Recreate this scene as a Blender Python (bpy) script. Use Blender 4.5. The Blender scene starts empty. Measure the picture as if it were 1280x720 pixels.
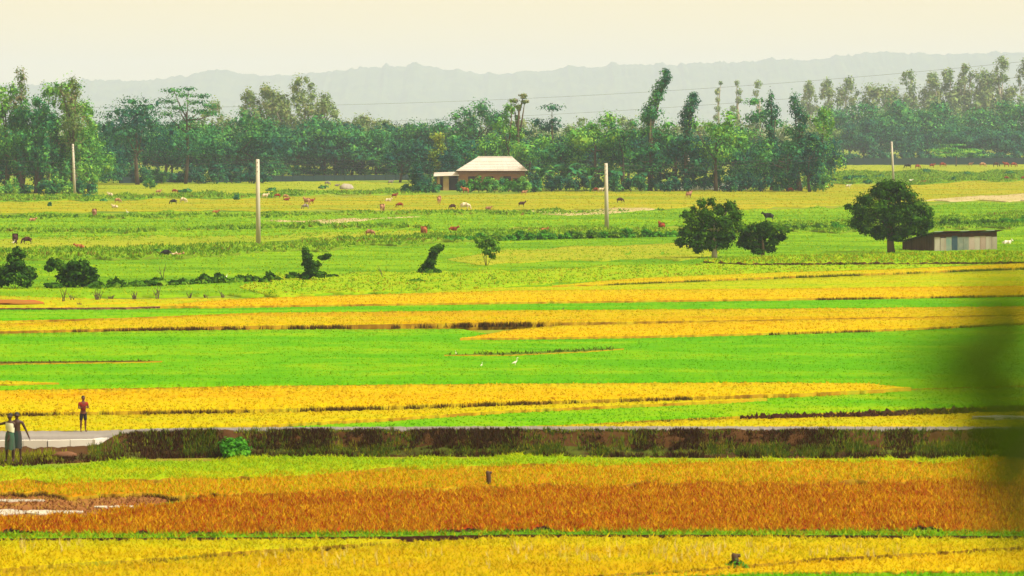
import bpy, bmesh, math, random
import numpy as np
from mathutils import Vector, Matrix

# ---------------------------------------------------------------- camera, sky, sun, exposure
F = 4500.0          # focal length in pixels of a 1280 px wide frame
H = 11.6            # camera height above the fields
YH = 155.0          # horizon row in the 1280x720 frame
scn = bpy.context.scene
COL = scn.collection
cam_d = bpy.data.cameras.new('camera')
cam = bpy.data.objects.new('camera', cam_d); COL.objects.link(cam)
cam.location = (0, 0, H); cam.rotation_euler = (math.radians(90), 0, 0)
cam_d.sensor_width = 36; cam_d.lens = 36 * F / 1280
cam_d.shift_y = -(360 - YH) / 1280
cam_d.clip_start = 0.05; cam_d.clip_end = 40000
cam_d.dof.use_dof = True; cam_d.dof.focus_distance = 300; cam_d.dof.aperture_fstop = 3.2
scn.camera = cam

SUN_EL, SUN_AZ = math.radians(52), math.radians(112)     # azimuth clockwise from +Y (view direction)
world = bpy.data.worlds.new('World'); scn.world = world; world.use_nodes = True
nt = world.node_tree; nt.nodes.clear()
sky = nt.nodes.new('ShaderNodeTexSky'); sky.sky_type = 'NISHITA'; sky.sun_disc = False
sky.sun_elevation = SUN_EL; sky.sun_rotation = SUN_AZ
sky.dust_density = 6.0; sky.air_density = 1.6; sky.ozone_density = 1.0; sky.altitude = 20
bg1 = nt.nodes.new('ShaderNodeBackground'); bg1.inputs[1].default_value = 0.05
bg2 = nt.nodes.new('ShaderNodeBackground')               # thin even overcast, warm white
bg2.inputs[0].default_value = (1.0, 0.795, 0.375, 1); bg2.inputs[1].default_value = 0.52
mix = nt.nodes.new('ShaderNodeMixShader'); mix.inputs[0].default_value = 0.86
out = nt.nodes.new('ShaderNodeOutputWorld')
nt.links.new(sky.outputs[0], bg1.inputs[0]); nt.links.new(bg1.outputs[0], mix.inputs[1])
nt.links.new(bg2.outputs[0], mix.inputs[2]); nt.links.new(mix.outputs[0], out.inputs[0])

sun_d = bpy.data.lights.new('sun', 'SUN'); sun_d.energy = 3.0; sun_d.angle = math.radians(10)
sun_d.color = (1.0, 0.95, 0.86)
sun = bpy.data.objects.new('sun', sun_d); COL.objects.link(sun)
sv = Vector((math.sin(SUN_AZ) * math.cos(SUN_EL), math.cos(SUN_AZ) * math.cos(SUN_EL), math.sin(SUN_EL)))
sun.rotation_euler = (-sv).to_track_quat('-Z', 'Y').to_euler(); sun.location = (0, 0, 400)

scn.view_settings.view_transform = 'Standard'; scn.view_settings.look = 'None'
scn.view_settings.exposure = 1.3; scn.view_settings.gamma = 1.0
scn.view_settings.use_curve_mapping = False
scn.render.engine = 'CYCLES'
scn.cycles.use_denoising = True
scn.cycles.max_bounces = 6; scn.cycles.diffuse_bounces = 3; scn.cycles.volume_bounces = 1
scn.cycles.transparent_max_bounces = 8

# ---------------------------------------------------------------- helpers
rng = np.random.default_rng(7)
random.seed(7)

def dist(y, z=0.0):
    return F * (H - z) / (y - YH)

def P(px, py, z=0.0):
    d = dist(py, z)
    return Vector(((px - 640) / F * d, d, z))

def at(px, d, z=0.0):
    return Vector(((px - 640) / F * d, d, z))

def zat(py, d):
    return H - (py - YH) * d / F

def tag(o, label=None, cat=None, group=None, kind=None):
    if label: o['label'] = label
    if cat: o['category'] = cat
    if group: o['group'] = group
    if kind: o['kind'] = kind
    return o

def link(name, me, mats=(), parent=None):
    o = bpy.data.objects.new(name, me); COL.objects.link(o)
    for m in mats:
        me.materials.append(m)
    if parent is not None: o.parent = parent
    return o

def empty(name, loc, rz=0.0):
    o = bpy.data.objects.new(name, None); COL.objects.link(o)
    o.location = loc; o.rotation_euler = (0, 0, rz); o.empty_display_size = 0.3
    return o

def fastmesh(name, verts, tris=None, quads=None, mat_tri=None, mat_quad=None, smooth=False):
    """numpy arrays to a mesh: tris (n,3), quads (m,4)"""
    me = bpy.data.meshes.new(name)
    verts = np.asarray(verts, np.float32)
    nt_ = 0 if tris is None else len(tris); nq = 0 if quads is None else len(quads)
    me.vertices.add(len(verts)); me.vertices.foreach_set('co', verts.ravel())
    loops = []
    if nt_: loops.append(np.asarray(tris, np.int32).ravel())
    if nq: loops.append(np.asarray(quads, np.int32).ravel())
    loops = np.concatenate(loops)
    me.loops.add(len(loops)); me.loops.foreach_set('vertex_index', loops)
    st = np.concatenate([np.arange(nt_) * 3, nt_ * 3 + np.arange(nq) * 4]).astype(np.int32)
    me.polygons.add(nt_ + nq); me.polygons.foreach_set('loop_start', st)
    mi = np.zeros(nt_ + nq, np.int32)
    if mat_tri is not None and nt_: mi[:nt_] = mat_tri
    if mat_quad is not None and nq: mi[nt_:] = mat_quad
    me.polygons.foreach_set('material_index', mi)
    if smooth: me.polygons.foreach_set('use_smooth', np.ones(nt_ + nq, bool))
    me.update(calc_edges=True); me.validate()
    return me

class MB:
    """collects simple shapes; build() links them as one mesh object"""
    def __init__(s): s.v = []; s.f = []
    def box(s, c, size, rz=0.0, rot=None):
        M = rot if rot is not None else Matrix.Rotation(rz, 3, 'Z')
        b = len(s.v)
        for dz in (-.5, .5):
            for dy in (-.5, .5):
                for dx in (-.5, .5):
                    s.v.append(tuple(Vector(c) + M @ Vector((dx * size[0], dy * size[1], dz * size[2]))))
        for q in ((0,2,3,1),(4,5,7,6),(0,1,5,4),(2,6,7,3),(0,4,6,2),(1,3,7,5)):
            s.f.append(tuple(b + i for i in q))
        return s
    def tube(s, pts, rads, n=7):
        pts = [Vector(p) for p in pts]; b = len(s.v)
        for i, p in enumerate(pts):
            t = (pts[min(i+1, len(pts)-1)] - pts[max(i-1, 0)])
            if t.length < 1e-9: t = Vector((0,0,1))
            t.normalize()
            a = Vector((1,0,0)) if abs(t.x) < .8 else Vector((0,1,0))
            u = t.cross(a).normalized(); w = t.cross(u)
            for k in range(n):
                an = 2*math.pi*k/n
                s.v.append(tuple(p + (u*math.cos(an) + w*math.sin(an)) * rads[i]))
        for i in range(len(pts)-1):
            for k in range(n):
                k2 = (k+1) % n
                s.f.append((b+i*n+k, b+i*n+k2, b+(i+1)*n+k2, b+(i+1)*n+k))
        s.f.append(tuple(b+k for k in range(n))[::-1]); e = b+(len(pts)-1)*n
        s.f.append(tuple(e+k for k in range(n)))
        return s
    def ball(s, c, r, nu=10, nv=7):
        b = len(s.v); c = Vector(c)
        r = (r, r, r) if not hasattr(r, '__len__') else r
        s.v.append((c.x, c.y, c.z - r[2]))
        for j in range(1, nv):
            ph = -math.pi/2 + math.pi*j/nv
            for i in range(nu):
                th = 2*math.pi*i/nu
                s.v.append((c.x+r[0]*math.cos(ph)*math.cos(th), c.y+r[1]*math.cos(ph)*math.sin(th), c.z+r[2]*math.sin(ph)))
        s.v.append((c.x, c.y, c.z + r[2])); top = len(s.v)-1
        for i in range(nu):
            s.f.append((b, b+1+(i+1) % nu, b+1+i))
            for j in range(nv-2):
                a0 = b+1+j*nu; s.f.append((a0+i, a0+(i+1) % nu, a0+nu+(i+1) % nu, a0+nu+i))
            a0 = b+1+(nv-2)*nu; s.f.append((a0+i, a0+(i+1) % nu, top))
        return s
    def poly(s, pts):
        b = len(s.v); s.v += [tuple(p) for p in pts]; s.f.append(tuple(range(b, b+len(pts)))); return s
    def mesh(s, name, smooth=False):
        me = bpy.data.meshes.new(name); me.from_pydata(s.v, [], s.f); me.update()
        if smooth:
            for p in me.polygons: p.use_smooth = True
        return me
    def build(s, name, mat, parent=None, smooth=False):
        return link(name, s.mesh(name, smooth), [mat], parent)

def copy_tree(o, parent=None):
    c = o.copy(); COL.objects.link(c); c.parent = parent
    for ch in list(o.children): copy_tree(ch, c)
    return c

# ---------------------------------------------------------------- materials
def C4(c): return (c[0], c[1], c[2], 1)

def plant_mat(name, cols, island=0.5, scale=(0.35, 0.35, 0.35), fine=1.6, translucent=0.25, rough=0.85, con=1.35):
    m = bpy.data.materials.new(name); m.use_nodes = True
    n = m.node_tree.nodes; l = m.node_tree.links; n.clear()
    o = n.new('ShaderNodeOutputMaterial')
    tc = n.new('ShaderNodeTexCoord'); mp = n.new('ShaderNodeMapping'); mp.inputs['Scale'].default_value = scale
    l.new(tc.outputs['Object'], mp.inputs['Vector'])
    nz = n.new('ShaderNodeTexNoise'); nz.inputs['Scale'].default_value = 1.0; nz.inputs['Detail'].default_value = 6
    nz.inputs['Roughness'].default_value = 0.62
    l.new(mp.outputs[0], nz.inputs['Vector'])
    nf = n.new('ShaderNodeTexNoise'); nf.inputs['Scale'].default_value = fine; nf.inputs['Detail'].default_value = 4
    l.new(tc.outputs['Object'], nf.inputs['Vector'])
    a = n.new('ShaderNodeMath'); a.operation = 'MULTIPLY_ADD'; a.inputs[1].default_value = 1.5; a.inputs[2].default_value = -0.25
    l.new(nz.outputs[0], a.inputs[0])
    b = n.new('ShaderNodeMath'); b.operation = 'MULTIPLY_ADD'; b.inputs[1].default_value = 0.8; b.inputs[2].default_value = -0.4
    l.new(nf.outputs[0], b.inputs[0])
    ad = n.new('ShaderNodeMath'); ad.operation = 'ADD'; l.new(a.outputs[0], ad.inputs[0]); l.new(b.outputs[0], ad.inputs[1])
    g = n.new('ShaderNodeNewGeometry')
    mi = n.new('ShaderNodeMix'); mi.data_type = 'FLOAT'; mi.inputs[0].default_value = island
    l.new(ad.outputs[0], mi.inputs[2]); l.new(g.outputs['Random Per Island'], mi.inputs[3])
    ct = n.new('ShaderNodeMath'); ct.operation = 'MULTIPLY_ADD'; ct.inputs[1].default_value = con; ct.inputs[2].default_value = .5-.5*con
    l.new(mi.outputs[0], ct.inputs[0])
    r = n.new('ShaderNodeValToRGB'); cr = r.color_ramp
    while len(cr.elements) < len(cols): cr.elements.new(0.5)
    for i, c in enumerate(cols):
        cr.elements[i].position = 0.15 + 0.7 * i / max(1, len(cols)-1); cr.elements[i].color = C4(c)
    l.new(ct.outputs[0], r.inputs[0])
    p = n.new('ShaderNodeBsdfPrincipled'); p.inputs['Roughness'].default_value = rough
    p.inputs['Specular IOR Level'].default_value = 0.03
    l.new(r.outputs[0], p.inputs['Base Color'])
    if translucent > 0:
        t = n.new('ShaderNodeBsdfTranslucent'); l.new(r.outputs[0], t.inputs[0])
        mx = n.new('ShaderNodeMixShader'); mx.inputs[0].default_value = translucent
        l.new(p.outputs[0], mx.inputs[1]); l.new(t.outputs[0], mx.inputs[2]); l.new(mx.outputs[0], o.inputs[0])
    else:
        l.new(p.outputs[0], o.inputs[0])
    return m

def solid_mat(name, c1, c2=None, scale=3.0, rough=0.8, spec=0.2, metal=0.0, stretch=(1, 1, 1), bump=0.0):
    m = bpy.data.materials.new(name); m.use_nodes = True
    n = m.node_tree.nodes; l = m.node_tree.links
    p = n['Principled BSDF']; p.inputs['Roughness'].default_value = rough; p.inputs['Specular IOR Level'].default_value = spec
    p.inputs['Metallic'].default_value = metal
    c2 = c2 or tuple(x * 0.75 for x in c1)
    tc = n.new('ShaderNodeTexCoord'); mp = n.new('ShaderNodeMapping'); mp.inputs['Scale'].default_value = stretch
    nz = n.new('ShaderNodeTexNoise'); nz.inputs['Scale'].default_value = scale; nz.inputs['Detail'].default_value = 6
    r = n.new('ShaderNodeValToRGB'); r.color_ramp.elements[0].position = .3; r.color_ramp.elements[1].position = .7
    r.color_ramp.elements[0].color = C4(c1); r.color_ramp.elements[1].color = C4(c2)
    l.new(tc.outputs['Object'], mp.inputs[0]); l.new(mp.outputs[0], nz.inputs['Vector'])
    l.new(nz.outputs[0], r.inputs[0]); l.new(r.outputs[0], p.inputs['Base Color'])
    if bump:
        bp = n.new('ShaderNodeBump'); bp.inputs['Strength'].default_value = bump
        l.new(nz.outputs[0], bp.inputs['Height']); l.new(bp.outputs[0], p.inputs['Normal'])
    return m

W = (0.03, 0.16, 0.2)      # field noise stretched along the strips
M = {}
M['yellow'] = plant_mat('ripe_rice', [(.48,.25,.001), (.50,.33,.001), (.50,.37,.002), (.43,.38,.002)], .35, W, .6)
M['yellow2'] = plant_mat('golden_rice', [(.44,.27,.001), (.46,.34,.001), (.44,.37,.002), (.35,.36,.002)], .35, W, .6)
M['straw'] = plant_mat('straw', [(.55,.42,.08), (.6,.5,.2), (.5,.42,.05)], .6, W, .6)
M['green'] = plant_mat('young_rice', [(.085,.31,.001), (.12,.34,.001), (.165,.36,.001), (.24,.37,.001)], .22, W, .4, con=1.9)
M['lime'] = plant_mat('yellow_green_rice', [(.20,.34,.002), (.28,.37,.002), (.38,.38,.002), (.44,.35,.002)], .35, W, .6)
M['red'] = plant_mat('red_stubble', [(.28,.05,.003), (.48,.25,.003), (.40,.085,.002), (.50,.31,.003), (.32,.28,.004), (.44,.12,.003), (.50,.28,.003)], .6, (.5,.35,.5), 1.2, con=2.2)
M['orange'] = plant_mat('orange_rice', [(.42,.19,.002), (.46,.31,.002), (.46,.38,.002), (.34,.37,.003), (.28,.34,.003), (.47,.35,.002)], .6, (.3,.35,.3), 1.2, con=2.0)
M['fringe'] = plant_mat('shaded_stem_fringe', [(.04,.02,.005), (.08,.042,.006), (.075,.07,.007), (.14,.055,.008)], .7, (.4,.4,.4), 1.0)  # brown lower stems, with the shade they stand in put into the colour
M['stem'] = plant_mat('rice_stems', [(.17,.09,.006), (.26,.16,.006), (.30,.22,.006), (.22,.22,.008)], .3, (.5,.5,.5), 1.0, 0)
M['ditch'] = plant_mat('ditch_weeds', [(.05,.13,.006), (.08,.19,.006), (.13,.26,.006), (.20,.32,.007), (.14,.09,.015)], .35, (.03,.12,.2), .25, .2)
M['fringe_g'] = plant_mat('green_fringe', [(.03,.07,.005), (.06,.12,.006), (.10,.17,.01), (.07,.05,.01)], .7, (.4,.4,.4), 1.0)
M['bund'] = plant_mat('bund_grass', [(.08,.22,.003), (.16,.34,.003), (.28,.38,.004), (.28,.18,.005)], .6, (.3,.5,.5), 1.0)
M['earth'] = solid_mat('earth', (.17,.075,.035), (.09,.045,.022), .8, .95, .1, bump=.3)
M['red_earth'] = solid_mat('red_earth', (.33,.075,.012), (.22,.10,.015), .6, .95, .1, (1,1,1) and 0.0, (.2,1,1), .3)
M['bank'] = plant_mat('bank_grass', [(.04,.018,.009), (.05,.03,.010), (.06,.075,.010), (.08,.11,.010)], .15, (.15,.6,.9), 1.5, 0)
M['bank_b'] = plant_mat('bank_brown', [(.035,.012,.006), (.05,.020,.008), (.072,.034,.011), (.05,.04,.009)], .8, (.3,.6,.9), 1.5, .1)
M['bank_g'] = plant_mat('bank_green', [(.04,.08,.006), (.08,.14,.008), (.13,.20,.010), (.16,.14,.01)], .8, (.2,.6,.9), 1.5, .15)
M['bank_y'] = plant_mat('bank_yellow', [(.16,.20,.012), (.22,.24,.012), (.28,.26,.012)], .7, (.3,.6,.9), 1.5, .2)  # yellowish grass patches on the bank
M['mud'] = plant_mat('wet_mud', [(.10,.035,.015), (.17,.06,.02), (.24,.10,.03), (.30,.20,.02)], .6, (.4,.6,.9), 1.5, .1)
M['road'] = solid_mat('road', (.22,.20,.18), (.16,.14,.13), .5, .95, .1, 0, (.2,1,1))
M['concrete'] = solid_mat('concrete', (.62,.59,.52), (.52,.48,.42), .8, .9, .1, 0, (1,1,1), .2)
M['p_yellow'] = plant_mat('dry_pasture', [(.19,.26,.006), (.30,.30,.007), (.38,.31,.009), (.38,.27,.012)], .3, (.02,.09,.2), .25)
M['p_pale'] = plant_mat('pale_pasture', [(.17,.27,.008), (.25,.31,.012), (.34,.33,.018)], .3, (.02,.1,.2), .25)
M['p_green'] = plant_mat('green_pasture', [(.09,.23,.004), (.17,.33,.003), (.26,.38,.003), (.36,.38,.005)], .4, (.02,.09,.2), .25)
M['p_lush'] = plant_mat('lush_grass', [(.06,.20,.004), (.10,.31,.004), (.18,.40,.005)], .6, (.04,.2,.2), .3)
M['p_tan'] = plant_mat('dry_tan_ground', [(.42,.34,.16), (.46,.37,.2), (.34,.33,.06)], .2, (.05,.2,.2), .4)
M['ground'] = plant_mat('ground', [(.07,.14,.008), (.12,.19,.01), (.18,.22,.012), (.18,.14,.02)], 0.0, (.012,.05,.1), .2, 0)
M['bark'] = solid_mat('bark', (.12,.085,.055), (.07,.05,.035), 2.5, .95, .1, 0, (1,1,.25), .4)
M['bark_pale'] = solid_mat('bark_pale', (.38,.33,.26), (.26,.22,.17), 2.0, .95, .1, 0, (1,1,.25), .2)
LEAF = {  # mid and dark carry the blue of the belt's hazy shadows in their colour
 'mid':   [(.008,.06,.036), (.018,.12,.046), (.045,.21,.052), (.13,.33,.055)],
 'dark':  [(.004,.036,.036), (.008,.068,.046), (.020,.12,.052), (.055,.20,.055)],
 'light': [(.03,.13,.035), (.07,.24,.04), (.14,.34,.04), (.25,.42,.045)],
 'yel':   [(.08,.14,.02), (.15,.24,.022), (.24,.30,.028), (.28,.28,.04)],
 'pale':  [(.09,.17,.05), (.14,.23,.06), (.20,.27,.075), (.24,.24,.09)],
 'bush':  [(.025,.075,.006), (.045,.13,.007), (.08,.19,.009), (.14,.25,.012)],
 'near':  [(.010,.032,.003), (.018,.058,.004), (.036,.11,.005), (.10,.20,.008)],
 'fresh': [(.025,.12,.010), (.05,.20,.012), (.09,.28,.016)],
 'bronze':[(.06,.11,.03), (.11,.18,.04), (.15,.22,.05), (.22,.15,.10)],
}
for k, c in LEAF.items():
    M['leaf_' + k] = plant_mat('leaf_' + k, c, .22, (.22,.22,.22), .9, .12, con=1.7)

# ---------------------------------------------------------------- ground, hills
gx = 5200.0
me = fastmesh('ground', [(-gx,-250,0),(gx,-250,0),(gx,15500,0),(-gx,15500,0)], quads=[(0,1,2,3)])
ground = link('ground', me, [M['ground']]); tag(ground, kind='structure', label='flat green and yellow plain of fields and pasture')

def build_hills():
    xs = np.arange(-420, 1721, 2.0)
    kx = [-420,-200,0,100,180,235,272,288,320,380,440,500,520,545,580,640,700,760,830,880,960,1040,1120,1180,1230,1280,1450,1720]
    ky = [110,107,106,104,101,98,88,93,96,95,87,84,81,87,90,92,88,84,81,78,77,73,66,70,67,66,64,70]
    r = np.random.default_rng(3)
    def nz(step, amp):
        n = int(len(xs)/step)+3; v = r.normal(size=n)
        return amp*np.interp(np.arange(len(xs))/step, np.arange(n), v)
    top = np.interp(xs, kx, ky) + nz(25, 1.0) + nz(8, 1.0) - 1.6*np.abs(nz(4, 1.0)) - 1.5*np.abs(nz(2.5, .8))
    d0 = 12500.0
    prof_d = [-1500, -1200, -900, -600, -400, -200, 0, 250, 700, 1200]; prof_k = [-.03, .10, .28, .46, .62, .82, 1.0, .8, .4, -.03]
    dds = np.concatenate([np.arange(-1500, 0, 45.0), [0, 60, 250, 700, 1200]])
    def n2(ca, cb, amp):
        g = r.normal(size=(int(len(dds)/ca)+3, int(len(xs)/cb)+3))
        i = np.arange(len(dds))/ca; j = np.arange(len(xs))/cb; i0 = i.astype(int); j0 = j.astype(int); fi = (i-i0)[:, None]; fj = (j-j0)[None, :]
        G = lambda p, q: g[np.ix_(i0+p, j0+q)]
        return amp*((G(0,0)*(1-fj)+G(0,1)*fj)*(1-fi) + (G(1,0)*(1-fj)+G(1,1)*fj)*fi)
    rough = n2(6, 40, 12) + n2(3, 18, 7) + n2(1, 4, 4.5) + n2(1, 2, 2.5)
    V = []
    for j, dd in enumerate(dds):
        k = np.interp(dd, prof_d, prof_k); X = (xs-640)/F*d0
        z = (H - (top - YH)*d0/F)*k + (rough[j] if -1450 < dd < -60 else 0)
        V.append(np.stack([X, np.full_like(X, d0+dd), z if k > 0 else np.full_like(X, -3.0)], 1))
    V = np.concatenate(V); n = len(xs)
    q = [(j*n+i, j*n+i+1, (j+1)*n+i+1, (j+1)*n+i) for j in range(len(dds)-1) for i in range(n-1)]
    o = link('hills', fastmesh('hills', V, quads=q), [plant_mat('hill_forest', [(.03,.06,.02), (.05,.09,.025), (.08,.11,.03)], 0, (.01,.01,.01), .02, 0)])
    tag(o, kind='structure', label='long low wooded hill ridge fading into haze behind the trees')
build_hills()

# ---------------------------------------------------------------- fields
def blades(A, n_per, w, h, lean, r, z0=0.0):
    """A (n,3) points -> blade triangles: verts (3n,3)"""
    n = len(A)
    B = np.repeat(A, n_per, 0) + np.concatenate([r.normal(0, w*1.2, (n*n_per, 2)), np.zeros((n*n_per, 1))], 1)
    N = len(B)
    th = r.uniform(0, 2*np.pi, N); ww = w * r.uniform(.5, 1.2, N); hh = h * r.uniform(.45, 1.15, N)
    wx = np.stack([np.cos(th)*ww, np.sin(th)*ww*.6, np.zeros(N)], 1)
    ph = r.uniform(0, 2*np.pi, N); le = lean*hh*r.uniform(.2, 1, N)
    tip = B + np.stack([np.cos(ph)*le, np.sin(ph)*le, hh], 1)
    B = B.copy(); B[:, 2] += z0
    V = np.empty((N*3, 3)); V[0::3] = B - wx; V[1::3] = B + wx; V[2::3] = tip
    return V

def crop(name, label, cat, top, bot, h, mat, x0=-130, x1=1410, dens=20, bw=.05, bh=.09, lean=1.6, nper=2,
         edge=None, edge_mat='fringe', edge_rng=((-200, 1500),), edge_h=None, edge_dens=9, skirt='stem', seed=1, kind='stuff', group=None, und=.012, rag=0.0, taper=50.0):
    """a plot seen between two image polylines (front edge bot, back edge top), its plants h high"""
    r = np.random.default_rng(seed + int(abs(top[0][1])*7))
    tx, ty = zip(*top); bx_, by = zip(*bot)
    ft = lambda x: np.interp(x, tx, ty); fb = lambda x: np.interp(x, bx_, by)
    xs = np.arange(x0, x1+.1, 3.0)
    ed_n = np.convolve(r.normal(0, 1, len(xs)+8), np.ones(5)/5**.5, 'same')[4:-4]
    yt = ft(xs); yb = fb(xs)
    if rag:
        k = np.arange(len(xs))
        for st in (6.0, 16.0):
            m = int(len(xs)/st)+3
            yt = yt + rag*np.interp(k/st, np.arange(m), r.normal(size=m)); yb = yb + rag*np.interp(k/st, np.arange(m), r.normal(size=m))
    mid = (yt+yb)/2; e = np.ones(len(xs))
    if x0 > -130: e = np.minimum(e, (xs-x0)/taper)
    if x1 < 1410: e = np.minimum(e, (x1-xs)/taper)
    e = np.clip(e, 0.02, 1)**.7
    yt = mid - (mid-yt)*e; yb = np.maximum(mid + (yb-mid)*e, yt+.12)
    db = F*(H-h)/(yb-YH); dt = F*(H-h)/(yt-YH)
    jit = r.normal(0, 1, len(xs)); jit2 = r.normal(0, 1, len(xs))
    db = db + jit*.12*np.minimum(1, (dt-db)/2); dt = dt + jit2*.2*np.minimum(1, (dt-db)/2)
    n = len(xs); K = int(np.clip(np.mean(dt-db)/3, 5, 22)); V = []
    for j in range(K):
        t = j/(K-1); d = db*(1-t) + dt*t
        z = h + r.normal(0, und, n)*(h if h > .1 else .1)
        V.append(np.stack([(xs-640)/F*d, d, z], 1))
    fr = V[0].copy(); fr[:, 2] = -.05; fr[:, 1] -= .05; bk = V[-1].copy(); bk[:, 2] = -.05; bk[:, 1] += .05
    slab = np.concatenate([fr] + V + [bk]); R = K+2
    q = []; qm = []
    for j in range(R-1):
        for i in range(n-1):
            q.append((j*n+i, j*n+i+1, (j+1)*n+i+1, (j+1)*n+i))
            qm.append(1 if j in (0, R-2) else 0)
    for e in (0, n-1):
        for j in range(R-1): pass
    q.append(tuple([0+j*n for j in range(R)][:4])); qm.append(1)
    q = q[:-1]; qm = qm[:-1]
    # plants
    area = np.maximum(dt-db, .02) * (3.0/F*(db+dt)/2)
    tot = area.sum(); N = int(tot*dens)
    mats = [M[mat], M[skirt]]; mt = []
    VB = []
    if N > 0:
        c = r.choice(n, N, p=area/tot); u = r.uniform(0, 1, N)
        d = db[c]*(1-u)+dt[c]*u; px = xs[c] + r.uniform(-1.5, 1.5, N)
        A = np.stack([(px-640)/F*d, d, np.full(N, h-.02)], 1)
        b = blades(A, nper, bw, bh, lean, r); VB.append(b); mt.append(np.zeros(len(b)//3, np.int32))
    if edge:
        mats.append(M[edge_mat]); eh = (edge_h or h*1.05)*.85
        for (e0, e1) in edge_rng:
            e0 = max(e0, x0); e1 = min(e1, x1)
            if e1 <= e0: continue
            L = (e1-e0)/F*float(np.mean(db)); ne = int(L*edge_dens*13)
            px = r.uniform(e0, e1, ne); cl = np.clip(np.interp(px, xs, ed_n)*.9 + 1.1*np.sin(px*.031+seed) + .8, .05, None)
            keep = r.uniform(0, 2.2, ne) < cl; px = px[keep]; cl = cl[keep]
            d = np.interp(px, xs, db) - np.abs(r.normal(0, .22*edge, len(px)))
            A = np.stack([(px-640)/F*d, d, np.full(len(px), max(0, h-.24))], 1)
            b = blades(A, 2, bw*.7, .30 if h > .2 else eh, .4, r); VB.append(b); mt.append(np.full(len(b)//3, 2, np.int32))
    ns = len(slab)
    if VB:
        VB = np.concatenate(VB); mt = np.concatenate(mt)
        T = ns + np.arange(len(VB)).reshape(-1, 3); V = np.concatenate([slab, VB])
        me = fastmesh(name, V, tris=T, quads=q, mat_tri=mt, mat_quad=qm)
    else:
        me = fastmesh(name, slab, quads=q, mat_quad=qm)
    o = link(name, me, mats); tag(o, label, cat, group, kind)
    return o

def shift(pl, dy): return [(x, y+dy) for x, y in pl]

# --- far and middle pasture
def pasture(label, top, bot, mat, h=.05, dens=1.2, bw=.09, bh=.16, **k):
    return crop('pasture_grass', label, 'grass', top, bot, h, mat, dens=dens, bw=bw, bh=bh, skirt=mat, und=.12, rag=1.0, **k)

pasture('far olive pasture in front of the left tree belt', [(0,231),(300,227),(520,227)], [(0,247),(520,241)], 'p_pale', x0=-130, x1=520, h=.04, dens=.3)
pasture('far pasture along the right boundary wall', [(1000,207),(1400,205)], [(1000,223),(1400,219)], 'p_pale', x0=1000, h=.04, dens=.25)
pasture('far green weedy strip near the right boundary wall', [(1010,215),(1400,212)], [(1010,231),(1400,223)], 'ditch', x0=1010, h=.12, dens=.5, bh=.4, bw=.25)
pasture('yellow grazed pasture in front of the house', [(-130,251),(0,252),(320,247),(520,243),(640,240),(960,236),(1010,232),(1400,222)], [(-130,268),(0,266),(320,262),(640,264),(960,260),(1280,246),(1400,243)], 'p_yellow', h=.05, dens=.5)
pasture('green weedy strip left of the house', [(-130,243),(100,244),(520,237)], [(-130,251),(100,250),(320,246),(520,241)], 'ditch', x1=540, h=.13, dens=.8, bh=.4, bw=.2)
pasture('bright green pasture behind the ditch', [(-130,267),(0,267),(320,264),(640,266),(960,262),(1280,252),(1400,250)], [(-130,300),(0,299),(320,297),(640,286),(960,282),(1400,268)], 'p_green', h=.07, dens=1.0, bh=.22)
pasture('lush dark weeds across the green pasture', [(-130,285),(0,286),(200,286),(320,281),(560,283)], [(-130,291),(0,291),(200,290),(320,286),(560,285)], 'ditch', x1=560, h=.12, dens=1.5, bh=.4, bw=.2)
pasture('weeds along the yellow pasture edge', [(-130,268),(0,269),(640,264),(840,262)], [(-130,273),(0,274),(640,267),(840,264)], 'ditch', x1=840, h=.10, dens=.7, bh=.35, bw=.25)
pasture('tan dry ground patch near the middle pole', [(380,275.5),(450,273),(520,270)], [(380,277.5),(450,277.5),(520,272.5)], 'p_tan', x0=330, x1=525, h=.10, dens=.6)
pasture('tan dry ground patch beyond the lone shrub tree', [(680,263),(740,261.5),(820,261)], [(680,267),(740,267.5),(820,266)], 'p_tan', x0=660, x1=822, h=.10, dens=.6)
pasture('pale dry track at the right beyond the round tree', [(1150,250),(1200,247),(1280,243),(1400,240)], [(1150,251.5),(1200,252.5),(1280,251),(1400,249)], 'p_tan', x0=1150, h=.12, dens=.3)
pasture('pale grazed strip behind the ditch', [(-130,297),(0,298),(320,293),(560,287)], [(-130,312),(0,311),(160,309),(320,303),(560,291)], 'p_pale', x1=560, h=.08, dens=.8, bh=.15)
pasture('bright green meadow in front of the ditch', [(-130,316),(0,317),(160,315),(320,310),(560,303),(700,296),(960,289),(1400,280)], [(-130,374),(0,373),(320,370),(560,366),(700,358),(960,346),(1400,334)], 'p_green', h=.10, dens=2.0, bh=.13, bw=.07)
pasture('pale yellowish patch on the bright meadow', [(560,318),(760,306),(900,306)], [(560,330),(760,326),(900,324)], 'p_pale', x0=560, x1=900, h=.13, dens=1.2, bh=.13, bw=.07)
pasture('rough olive strip behind the rice plots', [(300,346),(420,342),(640,338),(960,325),(1100,319),(1400,314)], [(300,370),(420,368),(640,358),(800,349),(960,342),(1100,336),(1400,327)], 'bund', x0=300, h=.14, dens=2.5, bh=.17, bw=.07)
crop('ditch_bank', 'weedy dark green ditch bank crossing the meadow', 'bank', [(-130,309),(0,311),(170,308),(320,303),(560,291),(700,285),(850,284)], [(-130,326),(0,325),(170,322),(320,316),(560,302),(700,296),(850,292)], .22, 'ditch', x1=850, dens=3, bh=.32, bw=.12, lean=.9, skirt='bank_g', und=.5, rag=1.2)
crop('ditch_bank', 'weedy ditch bank running to the right edge behind the hut', 'bank', [(960,279),(1160,274),(1280,265),(1400,260)], [(960,290),(1160,286),(1280,283),(1400,279)], .22, 'ditch', x0=940, dens=3, bh=.32, bw=.12, lean=.9, skirt='bank_g', und=.5, rag=1.2)
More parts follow.
